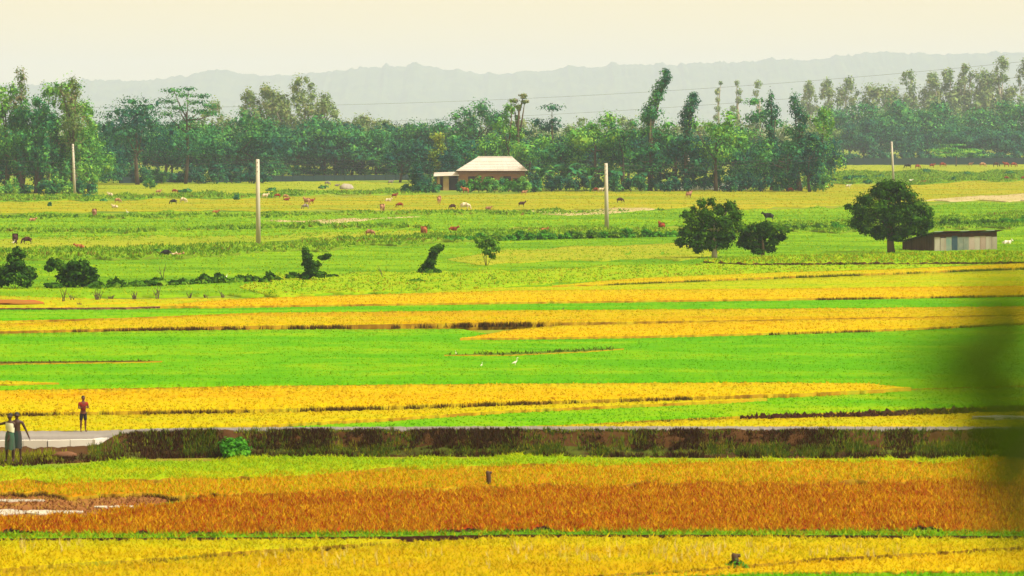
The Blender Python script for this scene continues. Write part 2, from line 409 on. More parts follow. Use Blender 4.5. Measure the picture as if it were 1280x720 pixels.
crop('grass_bank', 'low grassy bank under the tin hut', 'bank', [(880,323),(1000,319),(1150,316),(1400,312)], [(880,329),(1000,329),(1150,328),(1400,327)], .28, 'bund', x0=880, dens=6, bh=.25, bw=.07, skirt='bank_b', edge=1, edge_mat='bank_b', und=.2)

# --- rice plots, far to near
R = lambda *a, **k: crop('rice_crop', a[0], 'rice', *a[1:], **k)
R('thin yellow rice strip in front of the hut bank', [(690,356),(800,347.5),(960,341),(1100,337),(1280,329),(1400,325)], [(690,358),(800,353),(960,346),(1100,341),(1200,337),(1280,334),(1400,330)], .3, 'yellow2', x0=690, dens=8, edge=1, edge_mat='fringe_g', edge_rng=((720,1410),), edge_h=.34)
R('pale green rice strip beside the dark bund', [(500,366),(640,359),(800,355),(960,349),(1200,340),(1280,337),(1400,333)], [(500,369),(640,363),(960,361),(1280,357),(1400,354)], .2, 'lime', x0=500, dens=8, bh=.07)
crop('earth_band', 'strip of bare red earth at the left plot edge', 'earth', [(-130,370),(0,370),(160,374),(290,372),(330,371)], [(-130,385),(0,385),(160,384),(290,379),(330,377)], .12, 'orange', x1=330, dens=3, skirt='earth', edge=1, edge_mat='bank_b')
R('orange yellow rice strip, farthest broad one', [(200,381),(260,376),(320,372.5),(640,363),(960,361),(1280,357),(1400,355)], [(200,383),(260,383),(320,382),(640,377.5),(960,373.5),(1280,368.5),(1400,367)], .38, 'yellow', x0=200, dens=11, edge=1, edge_rng=((1020,1410),), edge_mat='fringe')
R('narrow green rice strip between two yellow strips', [(-130,388),(0,387),(160,387),(320,383),(640,379),(960,375),(1280,370),(1400,368)], [(-130,401),(0,401),(160,397),(320,391),(640,388),(960,386),(1280,383),(1400,382)], .25, 'green', dens=10, bh=.07)
R('faint yellow rice sliver at the left edge', [(-130,400),(0,401),(75,403)], [(-130,405),(0,405),(75,404)], .33, 'yellow2', x1=75, dens=12)
R('long yellow rice strip with ragged dark shaded stems below', [(-130,408),(0,405),(120,400),(320,391),(640,388),(960,386),(1280,383),(1400,382)], [(-130,416),(0,414),(160,410),(320,407),(440,406),(640,402.5),(700,403),(960,399.5),(1280,393),(1400,391)], .42, 'yellow2', dens=12, edge=1, edge_rng=((90,435),(490,705)), edge_h=.45)
R('yellow rice tongue widening to the right', [(575,422),(640,412),(700,407),(960,401),(1280,394.5),(1400,392)], [(575,423.5),(640,422),(800,420),(960,416),(1120,411),(1280,403),(1400,399)], .40, 'yellow', x0=575, dens=12, edge=1, edge_rng=((960,1410),))
R('broad bright green rice plot across the middle', [(-130,420),(0,417),(160,414),(320,412),(575,411),(640,423),(800,421),(960,418),(1120,413),(1280,405),(1400,400)], [(-130,490),(0,488),(320,482.5),(640,479.5),(960,478),(1140,486),(1280,482),(1400,478)], .28, 'green', dens=14, bh=.07)
crop('field_bund', 'low dark weedy bund in the left of the green rice', 'bund', [(-130,452),(0,452),(200,450.5)], [(-130,455),(0,454.5),(200,452)], .34, 'fringe', x1=205, dens=6, bh=.12)
crop('field_bund', 'dark green weedy bund in the middle of the green rice', 'bund', [(555,443),(640,441),(780,434)], [(555,444),(640,443.5),(780,437)], .33, 'fringe_g', x0=555, x1=780, dens=10, bh=.2)
R('small yellow rice sliver inside the green plot', [(-130,475),(0,476),(75,478)], [(-130,480),(0,480),(75,478.6)], .36, 'yellow2', x1=75, dens=14)
R('broad golden rice strip tapering to a point at the right', [(-130,490),(0,488),(160,486),(320,483),(640,480),(960,478),(1080,479),(1140,483.5)], [(-130,518),(0,516.5),(320,511.5),(480,507.5),(640,502.5),(880,495.5),(1000,491.5),(1140,485)], .46, 'yellow', x1=1140, dens=16, edge=1.2, edge_rng=((-130,900),), edge_h=.5, edge_dens=12)
R('golden rice strip just behind the road', [(-130,522),(0,520.5),(320,516),(480,512.5),(640,507),(900,499),(960,497)], [(-130,540),(0,538.5),(160,537),(320,531.5),(480,523),(640,512.5),(880,502),(960,498)], .42, 'yellow2', x1=960, dens=18)
R('green rice wedge behind the road', [(160,538),(320,532),(400,527),(480,524),(640,513),(900,500.5),(1000,494),(1140,487),(1280,483),(1400,479)], [(160,540),(320,538),(640,533),(720,530.5),(880,522),(960,519),(1280,507),(1400,503)], .30, 'green', x0=160, dens=16, bh=.08, edge=1, edge_mat='fringe_g', edge_rng=((700,960),))
crop('field_bund', 'bare brown bund beyond the road at the right', 'bund', [(930,520),(1100,515),(1280,507.5),(1400,503)], [(930,523),(1100,520),(1280,513),(1400,509)], .36, 'bank_b', x0=925, dens=22, bh=.15, und=.2, skirt='bank_b')
R('yellow rice strip between brown bund and road', [(640,534),(720,531.5),(880,524.5),(960,523),(1280,514),(1400,510)], [(640,542),(960,541),(1400,540)], .34, 'yellow2', x0=640, dens=18)
M['water'] = solid_mat('puddle_water', (.5,.47,.40), (.42,.38,.32), .6, .12, .6)  # pale base colour stands in for the sky mirrored in the water
def puddle(label, pts, z=.05, name='puddle'):
    r = random.Random(len(label))
    c = [P(x, y, z) for x, y in pts]
    mb = MB(); mb.poly(c); mb.poly([Vector((p.x, p.y, -.03)) for p in c][::-1])
    for i in range(len(c)):
        a, b = c[i], c[(i+1) % len(c)]
        mb.poly([(a.x, a.y, -.03), (b.x, b.y, -.03), tuple(b), tuple(a)])
    o = mb.build(name, M['water']); tag(o, label, kind='structure')
def ragged(x0, x1, yc, ht, n=16, seed=1):
    r = random.Random(seed); up = []; dn = []
    for i in range(n+1):
        t = i/n; e = math.sin(math.pi*min(max(t, .02), .98))**.4
        x = x0+(x1-x0)*t
        up.append((x, yc - ht*e*r.uniform(.3, 1))); dn.append((x, yc + ht*e*r.uniform(.3, 1)))
    return dn + up[::-1]
puddle('pale water puddle by the brown bund', ragged(1215, 1330, 520.5, 2.2, 12, 4), .44)

# --- raised road and its bank
ZR = 0.87
def zroad(px): return np.interp(px, [-130, 125, 215], [.45, .45, ZR])
rf = [(-130,551),(0,550),(60,550),(118,549),(150,543),(200,539.5),(320,538.2),(640,537.8),(960,538),(1280,538),(1410,538)]
rb = [(-130,540),(0,539),(120,538.5),(200,535.5),(320,534),(640,532.8),(960,533),(1280,533.5),(1410,534)]
base = [(-130,588),(0,585),(100,579),(200,573.5),(320,571.5),(640,571),(960,573),(1280,573.5),(1410,574)]
def build_road():
    xs = np.arange(-130, 1410.1, 2.5); r = np.random.default_rng(11)
    def sm(x, w): return np.convolve(x, np.ones(w)/w*np.sqrt(w), 'same')
    yf = np.interp(xs, *zip(*rf)); yb = np.interp(xs, *zip(*rb)); ybs = np.interp(xs, *zip(*base))
    zr = zroad(xs); df = F*(H-zr)/(yf-YH); db = F*(H-zr)/(yb-YH); dbase = F*H/(ybs-YH)
    n = len(xs)
    rows = [np.stack([(xs-640)/F*d, d, zr + r.normal(0, .008, n)], 1) for d in (df, (df+db)/2, db)]
    back = np.stack([(xs-640)/F*(db+2), db+2.2, np.full(n, -.05)], 1)
    fr = rows[0].copy(); fr[:, 1] -= .02; fr[:, 2] = -.05
    V = np.concatenate([fr] + rows + [back])
    q = [(j*n+i, j*n+i+1, (j+1)*n+i+1, (j+1)*n+i) for j in range(4) for i in range(n-1)]
    o = link('road', fastmesh('road', V, quads=q), [M['road']]); tag(o, 'raised pale dirt road across the rice fields', kind='structure')
    # bank face: grid from base to road edge with bulges and weeds
    K = 9; rows = []
    prof = [0, .06, .16, .28, .40, .55, .72, .88, 1.0]
    lum = sm(r.normal(0, 1, n), 9)
    lf = np.clip((150-xs)/28, 0, 1); zt = zr - .24*lf; dtop = df + .03 - .36*lf
    for j in range(K):
        t = j/(K-1); d = dbase*(1-t) + dtop*t
        z = zt*prof[j] + .012*sm(r.normal(0, 1, n), 5)*(0 < j) + .02*lum
        d = d - .05*sm(r.normal(0, 1, n), 7)*(0 < j < K-1) - .10*math.sin(math.pi*t)
        rows.append(np.stack([(xs-640)/F*d, d, z - (.06 if j == 0 else 0) + (.015 if j == K-1 else 0)], 1))
    V = np.concatenate(rows); ns = len(V)
    q = [(j*n+i, j*n+i+1, (j+1)*n+i+1, (j+1)*n+i) for j in range(K-1) for i in range(n-1)]
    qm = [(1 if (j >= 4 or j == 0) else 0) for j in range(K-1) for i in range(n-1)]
    VB = []; MT = []
    def weeds(N, t0, t1, x0, x1, w, h, mi, lean=.6):
        cn = sm(r.normal(0, 1, n), 15); px = r.uniform(x0, x1, int(N*1.8)); px = px[r.uniform(-1.2, 1.0, len(px)) < np.interp(px, xs, cn)]; t = t0 + (t1-t0)*r.uniform(0, 1, len(px)); h = h*np.clip(1 + .5*np.repeat(np.interp(px, xs, cn), 3), .45, 1.35)
        d = np.interp(px, xs, dbase)*(1-t) + np.interp(px, xs, dtop)*t - .10*np.sin(np.pi*t)
        z = np.interp(px, xs, zt)*np.interp(t, np.linspace(0, 1, K), prof)
        b = blades(np.stack([(px-640)/F*d, d, z-.02], 1), 3, w, h, lean, r); VB.append(b); MT.append(np.full(len(b)//3, mi, np.int32))
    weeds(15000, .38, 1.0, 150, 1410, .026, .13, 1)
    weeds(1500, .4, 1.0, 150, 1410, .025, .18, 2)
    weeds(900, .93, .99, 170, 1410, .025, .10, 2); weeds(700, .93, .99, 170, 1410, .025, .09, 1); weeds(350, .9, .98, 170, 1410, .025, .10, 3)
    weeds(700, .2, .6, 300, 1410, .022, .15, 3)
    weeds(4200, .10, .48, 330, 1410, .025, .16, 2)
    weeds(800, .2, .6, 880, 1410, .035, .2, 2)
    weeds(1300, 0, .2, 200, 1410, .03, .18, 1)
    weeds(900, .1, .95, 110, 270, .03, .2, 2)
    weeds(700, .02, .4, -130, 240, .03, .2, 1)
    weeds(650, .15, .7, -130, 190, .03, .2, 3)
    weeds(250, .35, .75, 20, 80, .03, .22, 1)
    VB = np.concatenate(VB); MT = np.concatenate(MT)
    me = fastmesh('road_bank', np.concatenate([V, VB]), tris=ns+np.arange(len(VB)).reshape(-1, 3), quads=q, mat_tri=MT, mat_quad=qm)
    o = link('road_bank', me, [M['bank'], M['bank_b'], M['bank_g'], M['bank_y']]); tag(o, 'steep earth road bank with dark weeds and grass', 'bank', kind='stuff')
    # pale retaining kerb at the left end
    mb = MB(); pts = [(-130, 551), (-40, 550.6), (0, 550.2), (60, 550.2), (116, 549.2), (134, 546.8)]
    for i in range(len(pts)-1):
        pass
    root = empty('retaining_wall', (P(0, 550, .45).x, P(0, 550, .45).y, 0)); tag(root, 'low pale concrete retaining wall along the road edge at its left end', 'wall')
    for (xa, ya), (xb, yb_) in zip(pts[:-1], pts[1:]):
        steps = max(1, int((xb-xa)/22))
        for s in range(steps):
            a = P(xa+(xb-xa)*s/steps, ya+(yb_-ya)*s/steps, .45); b = P(xa+(xb-xa)*(s+1)/steps, ya+(yb_-ya)*(s+1)/steps, .45)
            mid = (a+b)/2; L = (b-a).length - .02; ang = math.atan2(b.y-a.y, b.x-a.x)
            mb = MB(); mb.box((mid.x-root.location.x, mid.y-.14-root.location.y, .21+.006*(s % 2)), (L, .22, .5), ang)
            mb.build('block', M['concrete'], root)
build_road()

# --- foreground plots
R('yellow green rice plot below the road bank', [(-130,588),(0,585.5),(100,579.5),(200,574),(320,572),(640,571.5),(960,573.5),(1280,574),(1410,574.5)], [(-130,602),(0,601),(160,601),(320,596),(500,586),(640,582),(960,577.5),(1280,576),(1410,576)], .17, 'lime', dens=55, bw=.028, bh=.13, rag=1.3)
R('orange yellow rice plot with scattered red stems', [(-130,602),(0,601),(160,601),(320,596),(500,586),(640,582),(960,577.5),(1280,576),(1410,576)], [(-130,617),(0,617),(160,618),(320,617),(480,612),(640,608),(960,603),(1280,601),(1410,600)], .15, 'orange', dens=60, bw=.03, bh=.15, lean=1.1, rag=1.6, edge=1, edge_rng=((-130,380),), edge_mat='bank_b', edge_h=.2)
crop('mud_patch', 'wet brown mud patch at the left of the red stubble', 'mud', [(-130,618.5),(0,619),(160,619.5),(260,619.5)], [(-130,646),(0,645),(110,643),(190,630),(240,622)], .04, 'mud', x1=240, dens=30, bw=.03, bh=.13, skirt='mud')
puddle('pale muddy water pool beside the red stubble', ragged(-60, 104, 639.5, 3.6, 18, 2), .075)
puddle('thin pale water streak near the orange rice', ragged(-60, 56, 625, 1.6, 14, 3), .075)
puddle('short pale water streak at the mud end', ragged(118, 200, 633, 1.6, 12, 5), .075)
R('red brown stubble plot in the foreground', [(-130,647),(0,646),(110,645),(190,631),(260,622),(320,618.5),(480,613),(640,609),(960,604),(1280,602),(1410,601)], [(-130,666),(0,666),(320,667),(640,664),(960,663),(1280,664),(1410,664)], .10, 'red', dens=75, bw=.032, bh=.17, nper=3, lean=1.1, skirt='bank_b', rag=2.0, und=.15)
crop('field_bund', 'grassy green bund in front of the red stubble', 'bund', [(-130,666.5),(0,666.5),(320,667.5),(640,664.5),(960,663.5),(1280,664.5),(1410,665)], [(-130,673),(0,673),(320,671.5),(500,670.5),(640,668),(960,668.5),(1280,670),(1410,670)], .20, 'bund', dens=70, bw=.028, bh=.16, edge=1, edge_mat='bank_b', edge_h=.2, skirt='bank_b')
R('yellow rice wedge in the left foreground', [(-130,676),(0,675.5),(320,674),(500,673)], [(-130,716),(0,711),(80,704),(180,699),(300,689),(430,681),(500,675)], .32, 'yellow2', x1=500, dens=60, bw=.026, bh=.13, edge=1, edge_rng=((75,500),), edge_h=.33, edge_mat='fringe')
R('bright yellow rice plot across the foreground', [(-130,720),(0,716),(80,709),(180,704),(300,694),(430,686),(505,678),(640,671),(960,671.5),(1170,673),(1280,673),(1410,673)], [(-130,760),(560,745),(640,724),(820,714.5),(960,704),(1020,698),(1170,690),(1280,683),(1410,675)], .32, 'yellow2', dens=60, bw=.026, bh=.13, edge=1, edge_rng=((640,1410),), edge_mat='fringe', edge_h=.33)
R('yellow rice strip beside the mossy stump', [(640,728),(820,718),(960,708),(1020,702),(1170,694),(1280,687),(1410,679)], [(640,735),(820,721),(960,714.5),(1100,714.5),(1280,713.5),(1410,712)], .30, 'yellow', x0=700, dens=60, bw=.026, bh=.13)
R('green rice edge along the bottom right', [(600,735),(700,728),(820,720),(960,717),(1280,716),(1410,715)], [(600,775),(1410,775)], .26, 'green', x0=600, dens=55, bw=.026, bh=.13)
# pale straw streaks in the foreground rice
def straw():
    r = np.random.default_rng(21); A = []
    for (x0, x1, y0, y1, n) in ((640,960,684,704,90), (320,640,690,712,36), (960,1130,684,696,26), (0,110,680,692,14)):
        for _ in range(n):
            A.append(tuple(P(r.uniform(x0, x1), r.uniform(y0, y1), .33)))
    A = np.array(A); b = blades(A, 4, .018, .26, .5, r)
    o = link('straw_stalks', fastmesh('straw_stalks', b, tris=np.arange(len(b)).reshape(-1, 3)), [M['straw']])
    tag(o, 'pale dry straw stalks standing in the foreground yellow rice', 'straw', kind='stuff')
straw()

# ---------------------------------------------------------------- haze
HZ = 290.0
mb = MB(); mb.box((0, 7700, (HZ-1.2)/2), (11000, 16600, HZ+1.2))
haze = mb.build('haze', None); haze.data.materials.clear()
hm = bpy.data.materials.new('haze_air'); hm.use_nodes = True
hn = hm.node_tree.nodes; hl = hm.node_tree.links; hn.clear()
ho = hn.new('ShaderNodeOutputMaterial'); hv = hn.new('ShaderNodeVolumePrincipled')
hv.inputs['Color'].default_value = (.62, .69, 1.0, 1); hv.inputs['Density'].default_value = 0.000125
hv.inputs['Anisotropy'].default_value = 0.0
hl.new(hv.outputs[0], ho.inputs['Volume']); haze.data.materials.append(hm)
tag(haze, 'pale blue grey haze filling the air over the plain', kind='stuff')

# ---------------------------------------------------------------- trees and shrubs
def leaf_quads(Cn, Rd, n, size, r, flat=1.0, droop=0.0, shell=.55):
    """n leaf clump faces spread through ellipsoid clumps (centres Cn (k,3), radii Rd (k,3))"""
    k = len(Cn); vol = Rd.prod(1)**.66; c = r.choice(k, n, p=vol/vol.sum())
    u = r.normal(size=(n, 3)); u /= np.linalg.norm(u, axis=1, keepdims=True)
    rad = (shell + (1-shell)*r.uniform(0, 1, n))[:, None] * np.where(r.uniform(size=n) < .25, r.uniform(.2, 1, n), 1.0)[:, None]
    p = Cn[c] + u*Rd[c]*rad*(1 + .12*r.normal(size=(n, 1)))
    nrm = u*np.array([1, 1, .9]) + .35*r.normal(size=(n, 3)) + np.array([0, 0, .45*flat]); nrm /= np.linalg.norm(nrm, axis=1, keepdims=True)
    a = np.cross(nrm, r.normal(size=(n, 3))); a /= np.linalg.norm(a, axis=1, keepdims=True)+1e-9
    b = np.cross(nrm, a)
    s = size*r.uniform(.5, 1.25, n)[:, None]
    if droop:
        b = b*(1-droop) + np.array([0, 0, -1.0])*droop
    asp = r.uniform(.4, .75, n)[:, None]
    V = np.empty((n*4, 3))
    V[0::4] = p - a*s; V[1::4] = p - b*s*asp + nrm*s*.12; V[2::4] = p + a*s; V[3::4] = p + b*s*asp - nrm*s*.12
    return V

def crown_clumps(style, w, z0, z1, r, lean=(0, 0)):
    """clump centres/radii for a crown w wide between heights z0..z1 (local)"""
    hgt = z1 - z0; C = []; Rr = []
    if style == 'broad':
        n = 20
        for i in range(n):
            u = r.normal(size=3); u /= np.linalg.norm(u); k = r.uniform(.3, .98)
            zc = .5 + u[2]*.5*k; 
            C.append((u[0]*w*.5*k, u[1]*w*.42*k, z0 + hgt*(.5 + u[2]*.46*k)))
            q = r.uniform(.16, .27); Rr.append((w*q, w*q, min(hgt, w)*q*.7))
    elif style == 'umbrella':
        for i in range(15):
            a = r.uniform(0, 2*np.pi); k = r.uniform(0, .42)**.8; t = r.uniform(0, 1)
            C.append((np.cos(a)*w*k, np.sin(a)*w*k*.8, z0 + hgt*(.25 + .68*t*(1-k)))); q = r.uniform(.14, .24); Rr.append((w*q, w*q*.9, hgt*.09))
        C.append((0, 0, z1-hgt*.06)); Rr.append((w*.25, w*.25, hgt*.06))
    elif style == 'feathery':
        for i in range(34):
            t = r.uniform(0, 1)**.8; e = .6*(1 - .7*t**2)
            a = r.uniform(0, 2*np.pi); k = e*r.uniform(.1, 1)
            C.append((np.cos(a)*w*k, np.sin(a)*w*k, z0 + hgt*(.08+.86*t))); q = r.uniform(.10, .18); Rr.append((w*q, w*q, w*q*1.5))
        C.append((r.normal()*.05*w, 0, z1-hgt*.06)); Rr.append((w*.12, w*.12, hgt*.07))
    elif style == 'column':
        for i in range(12):
            t = (i+.5)/12
            C.append((r.normal()*w*.10, r.normal()*w*.10, z0 + hgt*(.04+.9*t))); q = r.uniform(.22, .40)*(1-.35*abs(t-.55)); Rr.append((w*q, w*q, hgt*.10))
    elif style == 'puffs':
        for i in range(6):
            t = i/5; C.append((r.normal()*w*.2, r.normal()*w*.2, z0+hgt*t*.92)); q = r.uniform(.2, .36); Rr.append((w*q, w*q, min(w*q*1.1, hgt*.2)))
    elif style == 'shrub':
        for i in range(14):
            u = r.normal(size=3); u /= np.linalg.norm(u); u[2] = abs(u[2]); k = r.uniform(.3, .8)
            C.append((u[0]*w*.5*k, u[1]*w*.4*k, z0 + hgt*(.12 + u[2]*.74*k))); q = r.uniform(.13, .24); Rr.append((w*q, w*q, hgt*q*1.1))
    C = np.array(C); Rr = np.array(Rr)
    t = np.clip((C[:, 2]-z0)/max(hgt, .1), 0, 1)
    C[:, 0] += lean[0]*t; C[:, 1] += lean[1]*t
    return C, Rr

def tree(label, px, by, ty, wpx, style='broad', leaf='mid', n=1800, size=None, bole=.25, d=None, name='tree', lean=0.0, bark='bark', group=None,
         cat='tree', seed=None, trunk_r=None, limbs=5, droop=0.0, shell=.55, clumps=None, core=22):
    d = d or dist(by)
    s = d/F                                        # metres per pixel there
    r = np.random.default_rng(seed if seed is not None else int(px*13+ty*7+by*3) % 99991)
    w = wpx*s*(1.28 if style in ('broad', 'feathery', 'umbrella') else 1.0); z1 = zat(ty, d); z0 = z1*bole if style not in ('shrub',) else .03*z1
    root = empty(name, at(px, d, 0)); tag(root, label, cat, group)
    lx = lean*s
    if clumps is not None:                         # explicit clumps: (dx px, y px, rx px, ry px)
        C = np.array([((c[0])*s, r.normal()*c[2]*s*.35, zat(c[1], d)) for c in clumps]); Rr = np.array([(c[2]*s, c[2]*s*.9, c[3]*s) for c in clumps])*(1.06 if leaf == 'near' else 1.0)
    else:
        C, Rr = crown_clumps(style, w, z0, z1, r, (lx, 0))
    if size is None: n = int(n*1.55)
    if leaf == 'near': size = .13; n = int(n*2.0)
    sz = size or max(.15, 1.5*s)
    V = leaf_quads(C, Rr, n, sz, r, droop=droop, shell=shell)
    if style != 'puffs' and core:                  # inner foliage that closes the heart of each clump
        V = np.concatenate([V, leaf_quads(C, Rr*.62, core*len(C), float(np.mean(np.min(Rr, 1)))*.34, r, shell=.2)])
    V[:, 2] = np.maximum(V[:, 2], .02)
    me = fastmesh('crown', V, quads=np.arange(len(V)).reshape(-1, 4))
    link('crown', me, [M['leaf_'+leaf]], root)
    mb = MB(); tr = trunk_r or max(.05, .018*z1 + .05)
    zt = z0 + (z1-z0)*.55
    k = 5; pts = []; rad = []
    bx, by_ = r.normal(0, .02*z1), r.normal(0, .02*z1)
    for i in range(k+1):
        t = i/k; pts.append((bx*math.sin(t*3) + lx*max(0, (t*zt - z0)/(max(z1-z0, .01)))*1.0, by_*math.sin(t*3), -.05 + t*zt)); rad.append(tr*(1.25 - .85*t))
    if style == 'shrub':
        for j in range(5):
            a = r.uniform(0, 6.28); c = C[r.integers(len(C))]
            mb.tube([(0, 0, -.05), tuple(c*.5 + np.array([0, 0, .02])), tuple(c)], [tr*.6, tr*.4, tr*.15], 5)
    else:
        mb.tube(pts, rad, 7)
        idx = r.choice(len(C), min(limbs, len(C)), replace=False)
        for j in idx:
            c = C[j]; t = r.uniform(.45, .95); b = np.array(pts[0])*(1-t) + np.array(pts[-1])*t
            if c[2] < b[2]: b = np.array(pts[2])
            m = (b+c)/2 + np.array([0, 0, -.06*np.linalg.norm(c-b)])
            mb.tube([tuple(b), tuple(m), tuple(c)], [tr*.55, tr*.4, tr*.15], 5)
    mb.build('trunk', M[bark], root, True)
    return root

GB = 'trees in the belt beyond the pasture'
# far pale trees behind the belt
L_ = 'pale hazy tall tree rising behind the tree belt'; G_ = 'pale trees behind the belt'
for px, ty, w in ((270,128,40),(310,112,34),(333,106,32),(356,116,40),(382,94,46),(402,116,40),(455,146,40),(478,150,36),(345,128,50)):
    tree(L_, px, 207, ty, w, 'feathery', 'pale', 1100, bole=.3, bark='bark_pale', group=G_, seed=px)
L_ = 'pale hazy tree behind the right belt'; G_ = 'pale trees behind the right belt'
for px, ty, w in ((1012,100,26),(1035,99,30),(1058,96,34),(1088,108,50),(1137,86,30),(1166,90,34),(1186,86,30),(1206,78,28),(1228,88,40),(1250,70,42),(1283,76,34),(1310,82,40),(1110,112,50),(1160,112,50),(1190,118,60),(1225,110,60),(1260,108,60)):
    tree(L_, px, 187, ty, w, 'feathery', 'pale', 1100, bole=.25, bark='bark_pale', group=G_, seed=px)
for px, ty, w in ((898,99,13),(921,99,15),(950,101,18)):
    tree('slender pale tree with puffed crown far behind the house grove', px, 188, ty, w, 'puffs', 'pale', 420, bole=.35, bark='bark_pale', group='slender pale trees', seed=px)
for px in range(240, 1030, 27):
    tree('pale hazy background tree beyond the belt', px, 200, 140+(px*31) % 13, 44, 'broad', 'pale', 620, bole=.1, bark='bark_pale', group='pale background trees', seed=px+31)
# right belt
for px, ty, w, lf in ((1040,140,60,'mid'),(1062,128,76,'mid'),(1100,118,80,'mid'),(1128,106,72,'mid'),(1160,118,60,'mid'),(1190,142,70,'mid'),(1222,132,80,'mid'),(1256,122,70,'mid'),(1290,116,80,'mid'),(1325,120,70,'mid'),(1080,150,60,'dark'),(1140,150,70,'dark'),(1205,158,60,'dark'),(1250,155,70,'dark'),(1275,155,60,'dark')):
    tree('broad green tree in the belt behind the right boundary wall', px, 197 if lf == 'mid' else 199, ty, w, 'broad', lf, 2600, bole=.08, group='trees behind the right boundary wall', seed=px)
tree('small light green tree in front of the right boundary wall', 1195, 208, 180, 52, 'umbrella', 'light', 900, bole=.3)
for px in range(500, 1050, 19):
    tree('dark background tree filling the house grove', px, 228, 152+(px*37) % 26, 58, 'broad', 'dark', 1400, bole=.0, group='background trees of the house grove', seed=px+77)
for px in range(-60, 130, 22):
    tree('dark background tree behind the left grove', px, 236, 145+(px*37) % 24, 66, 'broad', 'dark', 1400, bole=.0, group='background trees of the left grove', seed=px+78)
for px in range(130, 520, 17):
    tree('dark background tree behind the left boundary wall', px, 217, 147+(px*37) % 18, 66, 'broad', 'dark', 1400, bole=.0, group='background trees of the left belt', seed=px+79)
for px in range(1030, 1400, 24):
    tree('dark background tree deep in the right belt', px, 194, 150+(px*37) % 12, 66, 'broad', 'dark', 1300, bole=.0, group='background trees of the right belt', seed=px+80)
# left feathery group
for px, ty, w, by in ((-55,112,60,240),(-20,108,60,241),(8,104,48,241),(45,118,50,242),(70,104,52,241),(92,100,54,241),(112,132,44,240),(-80,120,60,240),(30,135,60,242),(60,140,60,242),(100,160,60,242)):
    tree('tall feathery green tree in the left grove', px, by, ty, w, 'feathery', 'light' if (px % 3) else 'mid', 2400, bole=.12, group='feathery trees of the left grove', seed=px+500, droop=.25)
tree('tallest feathery tree with reddish top in the left grove', 25, 241, 82, 46, 'feathery', 'bronze', 2000, bole=.2, droop=.2,
     clumps=[(0,90,8,8),(2,97,9,8),(1,105,9,8),(3,113,10,8),(0,122,14,9),(-6,134,18,10),(6,140,18,10),(-4,155,22,14),(6,170,22,14),(0,190,24,16)])
tree('feathery tree with swept dark tip in the left grove', 92, 242, 95, 40, 'feathery', 'bronze', 1700, bole=.2, droop=.2,
     clumps=[(-2,100,6,6),(2,107,8,8),(2,116,9,8),(-4,124,13,9),(-12,118,8,7),(-16,110,5,6),(0,138,18,12),(2,155,20,14),(0,178,22,16)])
# left rain trees
tree('broad dark rain tree left of the flat topped tree', 172, 231, 118, 118, 'broad', 'dark', 3600, bole=.22)
tree('flat topped layered tree with open branches', 232, 230, 107, 84, 'umbrella', 'mid', 2600, bole=.42, limbs=9, trunk_r=.3, bark='bark',
     clumps=[(-14,113,20,4),(4,111,15,3.5),(-2,119,24,4),(22,120,14,4),(-24,126,18,5),(12,128,20,4.5),(30,132,14,4),(-8,135,20,5),(18,139,22,5),(36,143,12,4),(-22,143,18,6),(6,150,24,6),(-14,156,20,6),(22,158,20,6),(0,168,30,8),(-20,176,24,8),(22,178,24,8),(0,190,34,10)])
for px, ty, w, lf in ((120,142,40,'mid'),(143,140,56,'dark'),(205,140,70,'mid'),(262,150,70,'mid'),(296,138,84,'mid'),(338,142,84,'mid'),(372,141,70,'dark'),(406,141,76,'mid'),(440,143,62,'mid'),(470,152,56,'mid'),(498,150,60,'mid'),(528,148,56,'dark'),(560,140,64,'mid'),(592,127,56,'mid'),(620,136,50,'dark'),(320,160,80,'dark'),(240,165,80,'dark'),(420,165,80,'dark')):
    tree('broad rounded green tree in the left tree belt', px, 226 if px < 330 else 219, ty, w, 'broad', lf, 2600, bole=.08, group='trees of the left belt', seed=px+9, limbs=6)
# house grove
for px, by, ty, w, st, lf, n, lab in (
 (526,241,190,46,'shrub','dark',1600,'dark bushy tree beside the house annex'),
 (548,236,164,34,'column','yel',1100,'narrow yellowish tree behind the house annex'),
 (580,235,160,46,'broad','mid',1500,'round green tree behind the left half of the house'),
 (612,234,166,48,'broad','light',1500,'light green tree behind the house ridge'),
 (560,236,182,44,'broad','dark',1300,'low dark tree above the annex roof'),
 (636,236,128,40,'feathery','light',1300,'tall thin light tree behind the house'),
 (690,226,129,66,'umbrella','dark',1900,'dark flat crowned tree behind the house grove'),
 (662,237,158,60,'broad','light',1700,'light green tree right of the house roof'),
 (700,238,166,56,'broad','mid',1500,'mid green tree right of the house'),
 (745,238,136,62,'broad','light',2200,'tall rounded light green tree in the house grove'),
 (778,238,142,48,'broad','mid',1500,'green tree beside the rounded light tree'),
 (812,239,130,60,'broad','mid',2200,'tall green tree with pale trunk in the house grove'),
 (845,239,165,60,'broad','dark',1700,'dark tree under the leaning crowns'),
 (895,239,134,68,'broad','light',2300,'bright green broad tree in the right of the grove'),
 (930,238,165,66,'broad','mid',1900,'green tree with low crown near the white wall'),
 (943,226,121,64,'umbrella','mid',1700,'flat crowned tree behind the white wall'),
 (985,239,160,60,'broad','mid',1900,'green tree between two dark columns'),
 (1028,236,132,40,'feathery','light',1200,'feathery light tree at the right end of the grove'),
 (965,238,110,28,'column','dark',1200,'dark columnar tree near the grove end'),
 (1000,239,112,38,'column','dark',1700,'taller dark columnar tree at the grove end'),
 (1012,240,165,56,'broad','dark',1500,'low dark tree at the grove corner')):
    tree(lab, px, by, ty, w, st, lf, n, bole=.08, bark='bark_pale' if px == 812 else 'bark')
